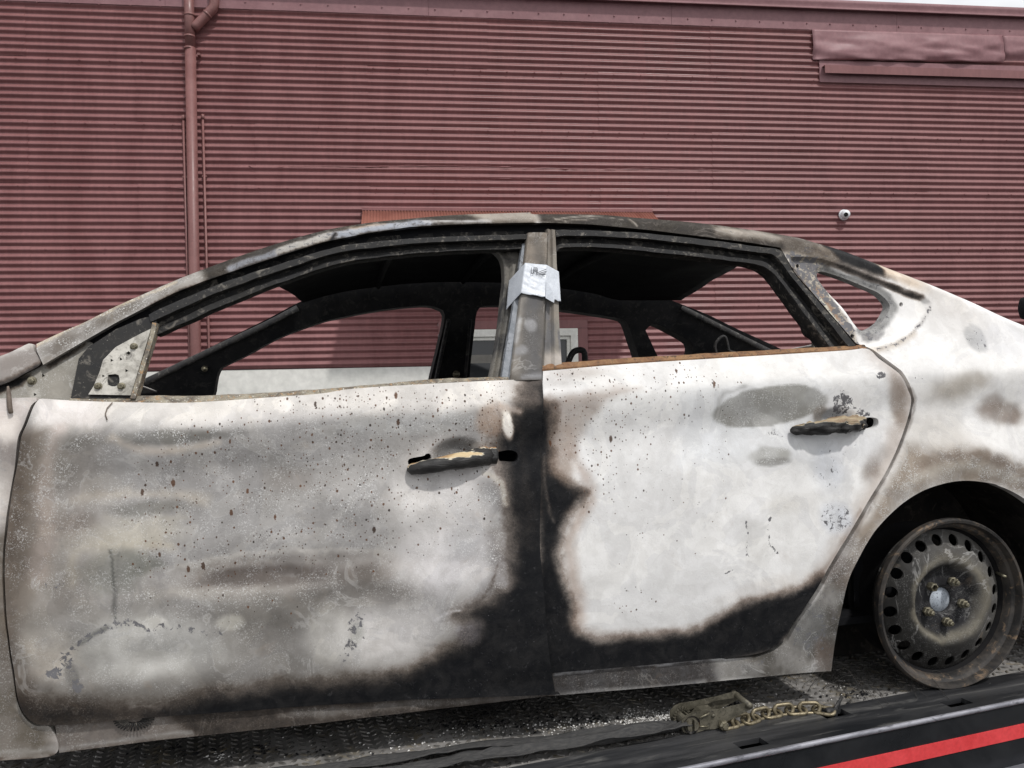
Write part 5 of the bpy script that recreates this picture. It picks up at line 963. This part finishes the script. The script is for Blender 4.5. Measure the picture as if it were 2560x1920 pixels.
# seat frames: bent wires rising above the belt line
def seat(name, lab, px, depth_, rad, extra_pts=()):
    P = unp(px, CAR, lambda x, z: np.full_like(x, depth_)); P = smooth(P, 40)
    base = np.array([[P[-1][0] + .02, depth_, .22]]); P = np.vstack([P, smooth(np.vstack([P[-1:], base]), 6)[1:]])
    st = np.array([[P[0][0] - .02, depth_, .22]]); P = np.vstack([smooth(np.vstack([st, P[:1]]), 6)[:-1], P])
    o = tube('seat_frame', P, rad, 'char', car, 10); return o
seat('seat_frame', '', [(1413, 935), (1420, 908), (1432, 882), (1448, 875), (1460, 880), (1462, 905), (1458, 935)], .95, .011)
seat('seat_frame', '', [(1798, 905), (1790, 882), (1788, 862), (1800, 845), (1812, 842), (1818, 858), (1822, 876), (1836, 882), (1850, 884)], 1.10, .0062)
seat('seat_frame', '', [(2058, 905), (2056, 880), (2058, 862), (2050, 848), (2030, 842), (2015, 835), (2007, 815), (2010, 798), (2024, 789), (2040, 790)], .42, .0085)
p = unp([(2038, 860)], CAR, lambda x, z: np.full_like(x, .40))[0]; bm = bmesh.new(); box(bm, tuple(p - np.array([0, 0, .02])), (.018, .012, .06)); bm_obj('buckle_plate', bm, 'plate', car)
for sx_ in (-.30, .62):                                 # burnt out springs and pans, below the belt
    for yy in (.45, 1.28):
        bm = bmesh.new(); box(bm, (sx_, yy, .33), (.46, .48, .03)); o = bm_obj('seat_pan', bm, 'char', car)
        P = [(sx_ + .22, yy - .2, .34), (sx_ + .30, yy - .19, .62), (sx_ + .32, yy, .66), (sx_ + .30, yy + .19, .62), (sx_ + .22, yy + .2, .34)]; tube('seat_back_frame', smooth(P, 24), .012, 'char', o, 8)

# ---- rear wheel: bare steel rim
def rear_wheel(c, name='wheel', face=-1):
    f = face
    prof = [(RIM, .004), (RIM, -.012), (RIM - .004, -.018), (RIM - .010, -.017), (RIM - .013, -.008), (RIM - .015, .002), (RIM - .023, .006), (RIM - .028, .016), (RIM - .030, .046)]
    V, Fc = lathe_mesh([(r, y * -f) for r, y in prof], 80); rim = sharp(mesh_obj(name, shift(V, c), Fc, 'rim', car), 30)
    V, Fc = lathe_mesh([(r, y * -f) for r, y in [(RIM - .003, .006), (RIM - .03, .03), (RIM - .05, .058), (RIM - .06, .16), (RIM - .035, .165)]], 60); mesh_obj('barrel', shift(V, c), Fc, 'barrel', rim)
    R0 = RIM - .030
    def cir(x, z, r, n=14): return np.array([(x + r * math.cos(2 * math.pi * k / n), z + r * math.sin(2 * math.pi * k / n)) for k in range(n)])
    nh = 20; hs = [cir(.164 * math.cos(2 * math.pi * k / nh + .1), .164 * math.sin(2 * math.pi * k / nh + .1), .0152) for k in range(nh)]
    V, Fc = cdt_mesh(cir(0, 0, R0, 100), hs + [cir(0, 0, .033, 30)], .0055)
    r = np.hypot(V[:, 0], V[:, 1]); y = np.interp(r, [0, .033, .040, .074, .090, .102, .114, .130, .150, .178, R0], [.034, .034, .028, .028, .022, .006, .002, .006, .015, .030, .046]); th = np.arctan2(V[:, 1], V[:, 0])
    y = y + .0015 * np.cos(th * 5) * np.exp(-((r - .085) / .02) ** 2)
    V3 = np.stack([V[:, 0], y * -f, V[:, 1]], 1) + c; t = V3[Fc]; nr = np.cross(t[:, 1] - t[:, 0], t[:, 2] - t[:, 0]); fp = nr[:, 1] * f < 0; Fc[fp] = Fc[fp][:, ::-1]
    VV, FF = hem(V3, Fc, np.array([0, .006 * -f, 0])); disc = sharp(mesh_obj('wheel_disc', VV, FF, 'burnt', rim), 40)
    VV = np.asarray(VV); dx, dz = VV[:, 0] - c[0], VV[:, 2] - c[2]; r = np.hypot(dx, dz); th = np.arctan2(dz, dx); wv = fbm(dx * 22, dz * 22, 51, 4); r2 = r + .016 * wv
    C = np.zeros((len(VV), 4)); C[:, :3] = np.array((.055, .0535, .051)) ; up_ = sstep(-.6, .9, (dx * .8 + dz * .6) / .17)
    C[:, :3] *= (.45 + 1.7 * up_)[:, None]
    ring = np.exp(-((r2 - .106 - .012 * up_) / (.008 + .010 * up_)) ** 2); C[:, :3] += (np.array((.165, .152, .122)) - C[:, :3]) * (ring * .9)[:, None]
    core = 1 - sstep(.085, .10, r2); C[:, :3] += (np.array((.022, .022, .024)) - C[:, :3]) * core[:, None]
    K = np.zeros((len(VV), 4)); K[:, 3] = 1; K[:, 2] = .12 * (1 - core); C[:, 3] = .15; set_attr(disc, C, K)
    V, Fc = lathe_mesh([(.036, .046 * -f), (.034, .038 * -f), (.0, .038 * -f)], 30); mesh_obj('hub_face', shift(V, c), Fc, 'hubcap', rim)
    for k in range(5):
        a = R(-83 + 72 * k); px_, pz_ = .057 * math.cos(a), .057 * math.sin(a)
        if k == 3:
            V, Fc = lathe_mesh([(.0115, .03), (.0115, .012), (.008, .011), (.008, .03)], 6)
        else: V, Fc = lathe_mesh([(.0125, .03), (.0125, .022), (.0105, .021), (.0105, .012), (.0085, .010), (.0062, .010), (.0062, .004), (.004, .002), (0, .002)], 6 if k % 2 else 6)
        mesh_obj('wheel_nut', shift([(v[0], (v[1] - .005) * -f, v[2]) for v in V], c + np.array([px_, 0, pz_])), Fc, 'nut', rim, False)
    a = R(18); p_ = c + np.array([.192 * math.cos(a), .035 * -f, .192 * math.sin(a)]); tube('valve', [p_, p_ + np.array([-.004, -.035 * -f, -.004])], .004, 'nut', rim, 8)
    return rim
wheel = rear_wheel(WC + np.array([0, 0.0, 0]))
# drum and liner
V, Fc = lathe_mesh([(.0, .075), (.13, .075), (.135, .09), (.135, .15), (0, .15)], 40); mesh_obj('brake_drum', shift(V, WC), Fc, 'black', car)
rl = RA + .012; V = []; Fc = []; n = 40
for k in range(n + 1):
    a = R(-8) + R(196) * k / n
    for y in (.012, .12, .30): V.append((_cx + rl * math.cos(a), WC[1] + y, _cz + rl * math.sin(a)))
for k in range(n):
    for j in range(2): a = k * 3 + j; Fc.append((a, a + 3, a + 4, a + 1))
mesh_obj('arch_liner', V, Fc, 'liner', car)
V, Fc = lathe_mesh([(0, 0), (RA + .03, 0)], 40); mesh_obj('arch_back', shift(V, (_cx, WC[1] + .30, _cz)), Fc, 'liner', car)
tube('axle_beam', [(WC[0], WC[1] + .15, WC[2]), (WC[0], WID - .15, WC[2])], .04, 'black', car, 10)
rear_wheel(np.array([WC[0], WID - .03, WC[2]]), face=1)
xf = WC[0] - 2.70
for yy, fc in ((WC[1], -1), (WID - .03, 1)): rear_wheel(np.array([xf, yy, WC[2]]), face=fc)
# ribbed fan under the door edge
c_ = cu([(335, 1796)], -.006)[0]
V = []; Fc = []
for k in range(17):
    a = R(186 + 168 * k / 16); p0 = c_ + np.array([.016 * math.cos(a), .004, .010 * math.sin(a)]); p1 = c_ + np.array([.040 * math.cos(a), .002, .027 * math.sin(a)])
    v_, f_ = tube_mesh([p0, p1], .0016, 5); b = len(V); V += v_; Fc += [tuple(i + b for i in f) for f in f_]
mesh_obj('ribbed_fan', V, Fc, 'frame', car)

# ------------------------------------------------------------------ duct tape round the pillar
tape = thing('duct_tape', 'strip of silver duct tape wrapped around the pillar between the doors', 'tape', tuple(CAR[0]), CAR[3])
top = [(1272, 702, .050), (1313, 657, -.018), (1340, 660, -.021), (1366, 662, -.020), (1381, 670, -.016), (1397, 679, -.010)]
bot = [(1265, 774, .050), (1303, 732, -.018), (1334, 738, -.021), (1364, 743, -.020), (1382, 748, -.016), (1402, 753, -.010)]
def tp(P): return np.array([cu([(x, y)], dy)[0] for x, y, dy in P])
A, B = tp(top), tp(bot); nu, nv = 90, 34; V = []; Fc = []
tu = np.linspace(0, len(top) - 1, nu + 1); A = np.stack([np.interp(tu, range(len(top)), A[:, k]) for k in range(3)], 1); B = np.stack([np.interp(tu, range(len(bot)), B[:, k]) for k in range(3)], 1)
for j in range(nv + 1):
    v = j / nv
    for i in range(nu + 1):
        p = A[i] * (1 - v) + B[i] * v; u = tu[i]
        r1 = fbm(np.array([u * 1.6]), np.array([v * 13.0 - u * .9]), 31, 3)[0]; r2 = abs(fbm(np.array([u * 2.2 + 5]), np.array([v * 9 - u * 1.4]), 37, 2)[0])
        V.append((p[0], p[1] - .0009 * r1 + .0022 * max(0, .10 - r2) * 3, p[2] + .002 * fbm(np.array([u * 3.]), np.array([9.]), 3, 2)[0] * (v > .97)))
for j in range(nv):
    for i in range(nu): a = j * (nu + 1) + i; Fc.append((a, a + nu + 1, a + nu + 2, a + 1))
o = mesh_obj('tape_band', V, Fc, 'tape', tape); md = o.modifiers.new('thick', 'SOLIDIFY'); md.thickness = .0008
Fp = tp([(1366, 700, -.024), (1388, 734, -.030), (1385, 757, -.027), (1364, 745, -.0235)])
o = mesh_obj('loose_corner', list(Fp) + [tuple((Fp[0] + Fp[2]) / 2 + np.array([.004, -.006, 0]))], [(0, 4, 1), (1, 4, 2), (2, 4, 3), (3, 4, 0)], 'tape', tape, False); md = o.modifiers.new('thick', 'SOLIDIFY'); md.thickness = .0008
V = []; Fc = []
for st in ([(1329, 669), (1329, 684)], [(1328, 684), (1334, 683)], [(1335, 668), (1334, 683)], [(1334, 670), (1342, 669)], [(1341, 669), (1342, 684)], [(1338, 669), (1338, 680)], [(1344, 670), (1343, 683)], [(1342, 683), (1352, 678), (1366, 673)], [(1344, 685), (1356, 681), (1366, 678)], [(1348, 687), (1358, 684), (1366, 680)], [(1354, 688), (1364, 685)]):
    P = cu(st, -.0255); v_, f_ = tube_mesh(P, .0007, 5); b = len(V); V += v_; Fc += [tuple(i + b for i in f) for f in f_]
mesh_obj('pen_marks', V, Fc, 'ink', tape)

# ------------------------------------------------------------------ ratchet, webbing, chain on the tray
def bed_world(p): return BED[0] + BED[1] * p[0] + BED[2] * p[1] + np.array([0, 0, p[2]])
Ra = bd([(1708, 1842)])[0]; Rb = bd([(1868, 1818)])[0]; ang = math.atan2(Rb[1] - Ra[1], Rb[0] - Ra[0])
rat = thing('ratchet_buckle', 'yellowed steel ratchet buckle lying on the tray edge between strap and chain', 'ratchet', tuple(bed_world(Ra + np.array([0, 0, .006]))), BED[3] + ang)
def plate_obj(name, pts, y0, y1, mat, parent, bev=.0008):
    bm = bmesh.new(); n = len(pts)
    a = [bm.verts.new((x, y0, z)) for x, z in pts]; b = [bm.verts.new((x, y1, z)) for x, z in pts]
    bm.faces.new(a); bm.faces.new(b[::-1])
    for i in range(n): j = (i + 1) % n; bm.faces.new((a[i], b[i], b[j], a[j]))
    return bm_obj(name, bm, mat, parent)
side_pts = [(-.004, .018), (-.002, .032), (.008, .042), (.024, .047), (.060, .047), (.10, .046), (.140, .050), (.172, .052), (.180, .046), (.180, .036), (.150, .026), (.112, .014), (.100, .004), (.082, .001), (.060, .003), (.036, -.001), (.012, .0), (.0, .006)]
plate_obj('side_plate', side_pts, 0, .0028, 'zinc', rat); plate_obj('side_plate', side_pts, .060, .0628, 'zinc', rat)
plate_obj('handle_plate', [(.02, .030), (.03, .044), (.06, .052), (.12, .056), (.168, .062), (.180, .056), (.176, .046), (.12, .046), (.05, .034)], .050, .0525, 'zinc', rat)
tube('handle_bar', [(.172, -.004, .048), (.172, .066, .052)], .0075, 'zinc', rat, 12)
tube('cross_rod', [(.100, -.012, .012), (.100, .068, .012)], .0065, 'zinc', rat, 12)
for yy in (-.006, .0):
    V, Fc = lathe_mesh([(.0115, .002), (.0115, -.006), (.0075, -.008), (.0075, -.014), (0, -.014)], 6); mesh_obj('bolt_head', shift(V, (.100, -.002 + yy, .012)), Fc, 'nut', rat, False); break
V, Fc = lathe_mesh([(.008, .0), (.008, -.004), (0, -.005)], 12); mesh_obj('rivet', shift(V, (.174, -.002, .046)), Fc, 'zinc', rat); V, Fc = lathe_mesh([(.004, .0), (.004, -.003), (0, -.003)], 10); mesh_obj('rivet', shift(V, (.078, -.001, .034)), Fc, 'zinc', rat)
for s_ in (-1, 1):                                    # split spindle: two half rounds with the webbing slot between
    pts = [(.022 + (s_ * .0035) + s_ * .0115 * math.cos(a), .020 + .0125 * math.sin(a)) for a in np.linspace(-math.pi / 2, math.pi / 2, 9)]
    plate_obj('spindle', pts, -.009, .072, 'zinc', rat)
V, Fc = lathe_mesh([(.021, .0), (.021, .002), (.017, .003)], 24); mesh_obj('spindle_ring', shift(V, (.022, -.003, .020)), Fc, 'rim', rat)
V = []; Fc = []
for k in range(18):
    a0, a1 = 2 * math.pi * k / 18, 2 * math.pi * (k + .55) / 18
    for aa, rr_ in ((a0, .016), (a0, .024), (a1, .021), (a1, .016)):
        V.append((.022 + rr_ * math.cos(aa), .046, .022 + rr_ * math.sin(aa)))
    b = k * 4; Fc.append((b, b + 1, b + 2, b + 3))
o = mesh_obj('ratchet_wheel', V, Fc, 'zinc', rat, False); md = o.modifiers.new('thick', 'SOLIDIFY'); md.thickness = .003
plate_obj('pawl', [(.045, .026), (.06, .040), (.09, .040), (.094, .034), (.064, .033), (.05, .022)], .012, .048, 'zinc', rat)
tube('spring_pin', [(.042, -.003, .034), (.066, -.004, .042)], .0022, 'nut', rat, 6); tube('spring_pin', [(.040, -.003, .014), (.062, -.004, .011)], .0022, 'nut', rat, 6)

web = thing('webbing_strap', 'wide black webbing strap lying crumpled along the tray to the ratchet', 'strap', tuple(BED[0]), BED[3])
def ribbon(name, px, wd, seed, z0, lift, tilt=0.0):
    C_ = smooth(bd(px), 150); T = np.gradient(C_, axis=0); T /= np.linalg.norm(T, axis=1)[:, None]; Nn = np.stack([-T[:, 1], T[:, 0], 0 * T[:, 0]], 1); V = []; Fc = []; m_ = 12
    s_ = np.linspace(0, 1, len(C_)) * 9
    for i in range(len(C_)):
        for k in range(m_ + 1):
            t = k / m_ - .5; zz_ = z0 + lift * max(0, .4 + fbm(np.array([s_[i] * .9]), np.array([t * 2.2 + seed]), seed, 3)[0]) + .010 * abs(math.sin(t * 3.0 + .6 * math.sin(s_[i] * .8 + seed))) * lift / .012 + tilt * t
            V.append(tuple(C_[i] + Nn[i] * t * wd * (1 + .12 * math.sin(s_[i] * 1.1 + seed)) + np.array([0, 0, zz_])))
    for i in range(len(C_) - 1):
        for k in range(m_): a = i * (m_ + 1) + k; Fc.append((a, a + m_ + 1, a + m_ + 2, a + 1))
    o = mesh_obj(name, V, Fc, 'web', web); md = o.modifiers.new('thick', 'SOLIDIFY'); md.thickness = .002; return o
ribbon('strap_layer', [(1716, 1826), (1680, 1834), (1600, 1846), (1480, 1860), (1350, 1873), (1200, 1889), (1050, 1908), (880, 1932), (640, 1968)], .055, 3, .006, .014)
ribbon('strap_layer', [(1712, 1832), (1660, 1846), (1560, 1866), (1430, 1884), (1300, 1902), (1150, 1926), (980, 1955), (800, 1990)], .052, 8, .012, .016, .006)

chain = thing('hold_down_chain', 'short gold coloured steel chain from the ratchet to a slot in the tray', 'chain', tuple(BED[0]), BED[3])
cp = smooth(np.vstack([bd([(1822, 1822), (1860, 1814), (1905, 1800), (1960, 1790), (2010, 1786), (2050, 1786), (2078, 1790)])]), 200)
Lc = np.concatenate([[0], np.cumsum(np.linalg.norm(np.diff(cp, axis=0), axis=1))]); stp = .0335; nl = int(Lc[-1] / stp)
lk = []
for k in range(28):
    a = 2 * math.pi * k / 28; x = .0125 * (1 if math.cos(a) > 0 else -1) + .0125 * math.cos(a); lk.append((x, .0125 * math.sin(a), 0))
lv, lf = tube_mesh(lk, .0048, 8, closed=True); lme = bpy.data.meshes.new('link'); lme.from_pydata([tuple(v) for v in lv], [], lf); lme.polygons.foreach_set('use_smooth', [True] * len(lf)); lme.materials.append(MT['chain'])
for k in range(nl + 1):
    s_ = k * stp; p = np.array([np.interp(s_, Lc, cp[:, j]) for j in range(3)]); p2 = np.array([np.interp(s_ + .01, Lc, cp[:, j]) for j in range(3)]); a = math.atan2(p2[1] - p[1], p2[0] - p[0])
    o = link(bpy.data.objects.new('chain_link', lme), chain); o.location = (p[0], p[1], .010 + (.007 if k % 2 else .0)); o.rotation_euler = (R(18 if k % 2 == 0 else 78) , 0, a)
    if k % 2: o.location[2] = .0155
hp = [bd([(2066, 1790)])[0] + (0, 0, .012), np.array([s3[0] - .012, s3[1], .014]), np.array([s3[0], s3[1] + .0, .006]), np.array([s3[0] + .004, s3[1], -.03])]
tube('grab_hook', smooth(np.array(hp), 16), .0075, 'char', chain, 10)
t_ = [np.array([s3[0] + .005, s3[1] + .005, .006]), np.array([s3[0] + .035, s3[1] + .02, .022]), np.array([s3[0] + .05, s3[1] + .03, .026])]
tube('hook_tail', smooth(np.array(t_), 10), [.008] * 6 + [.006] * 4, 'char', chain, 8, flat=.5)

# ------------------------------------------------------------------ litter of the fire on the tray
def crumbs(name, label, clusters, mat, smin, smax):
    V = []; Fc = []
    for (cx, cy, rx, ry, n) in clusters:
        for k in range(n):
            px, py = cx + rng.normal() * rx * .5, cy + rng.normal() * ry * .5; p = bd([(px, py)])[0]
            if p[1] < .01: continue
            s_ = rng.uniform(smin, smax) * (.5 + rng.random()); b = len(V)
            for q_ in ((1, 0, 0), (-.5, .8, 0), (-.6, -.8, 0), (.1, .1, .9), (.6, .5, .5), (-.5, 0, .7)):
                V.append(tuple(p + np.array([q_[0] * s_ * rng.uniform(.6, 1.3), q_[1] * s_ * rng.uniform(.6, 1.3), .002 + q_[2] * s_ * rng.uniform(.5, 1)])))
            Fc += [(b + i, b + j, b + k2) for i, j, k2 in ((0, 1, 4), (1, 5, 3), (1, 3, 4), (2, 5, 1), (0, 4, 2), (4, 3, 2), (3, 5, 2))]
    o = mesh_obj(name, V, Fc, mat, smooth_=False); o.location = tuple(BED[0]); o.rotation_euler = (0, 0, BED[3]); return tag(o, label, 'debris', kind='stuff')
crumbs('ash_crumbs', 'pale ash crumbs scattered on the tray below the car', [(1615, 1802, 90, 30, 420), (1450, 1818, 160, 24, 160), (1665, 1792, 30, 10, 60), (1800, 1778, 50, 20, 50), (1890, 1766, 30, 12, 30), (1350, 1815, 200, 30, 60), (1200, 1830, 120, 36, 50), (900, 1850, 300, 40, 40), (400, 1900, 200, 16, 26), (560, 1892, 60, 12, 26), (1100, 1860, 260, 36, 60), (2050, 1730, 200, 30, 30), (2400, 1700, 160, 26, 30)], 'ash', .0012, .0030)
crumbs('char_crumbs', 'black char crumbs scattered on the tray below the car', [(1200, 1812, 160, 20, 160), (1790, 1762, 80, 14, 120), (1500, 1800, 200, 20, 120), (2150, 1740, 100, 16, 60), (600, 1880, 300, 20, 120), (2157, 1738, 8, 5, 14)], 'black', .0015, .0045)
V = []; Fc = []
def strand(pts, r=.0007):
    v_, f_ = tube_mesh(smooth(np.array(pts), 14), r, 4); b = len(V); V.extend(v_); Fc.extend([tuple(i + b for i in f) for f in f_])
for k in range(90):
    px = rng.normal(1180, 110); py = rng.normal(1790, 14); ln = rng.uniform(50, 160); dr_ = rng.choice([-1, 1]) * rng.uniform(.6, 1)
    p = [bd([(px, py)])[0], bd([(px + ln * .5 * dr_, py + rng.normal(6, 12))])[0], bd([(px + ln * dr_, py + rng.normal(18, 18))])[0]]
    p[0][2] = rng.uniform(.004, .03); p[1][2] = rng.uniform(.01, .045); p[2][2] = .004; strand(p)
for k in range(26):
    px = rng.normal(2060, 110); py = rng.normal(1715, 14); ln = rng.uniform(60, 190); p = [bd([(px, py)])[0], bd([(px + ln * .5, py - rng.uniform(0, 24))])[0], bd([(px + ln, py + rng.normal(14, 14))])[0]]
    p[0][2] = .004; p[1][2] = rng.uniform(.02, .06); p[2][2] = .004; strand(p)
for px in ([(1820, 1738), (1900, 1728), (1960, 1730), (2010, 1745)], [(2020, 1730), (2060, 1700), (2090, 1690)], [(1880, 1740), (1990, 1690), (2180, 1682), (2260, 1730)]):
    P = bd(px); P[1:-1, 2] = .03; P[0, 2] = P[-1, 2] = .004; strand(P)
o = mesh_obj('wire_strands', V, Fc, 'wire'); o.location = tuple(BED[0]); o.rotation_euler = (0, 0, BED[3]); tag(o, 'fine burnt tyre wires fraying out from under the car', 'wire', kind='stuff')

# ------------------------------------------------------------------ unidentified black object cut by the right border, given the form of a post lamp
rr = ray([2562], [770])[0]; t_ = ((BED[0] - CAM) @ BED[2] + BW - .03) / (rr @ BED[2]); pw = CAM + rr * t_
fixture = thing('border_object', 'unidentified black rounded object standing behind the car tail at the right border', 'fixture', (pw[0], pw[1], .95), BED[3])
hz = pw[2] - .95
tube('post', [(0.02, 0, .0), (0.02, 0, hz - .07)], .018, 'blackpaint', fixture, 12)
V, Fc = lathe_mesh([(0, -.05), (.03, -.05), (.055, -.04), (.06, 0), (.055, .035), (.03, .05), (0, .05)], 28); mesh_obj('housing', [(v[0] * .62 + .02, v[1], v[2] * 1.25 + hz) for v in V], Fc, 'black', fixture)
V, Fc = lathe_mesh([(0, -.052), (.044, -.0515)], 24); mesh_obj('lens', [(v[0] * .62 + .02, v[1], v[2] * 1.25 + hz) for v in V], Fc, 'lens', fixture)  # front disc invented for the unidentified object
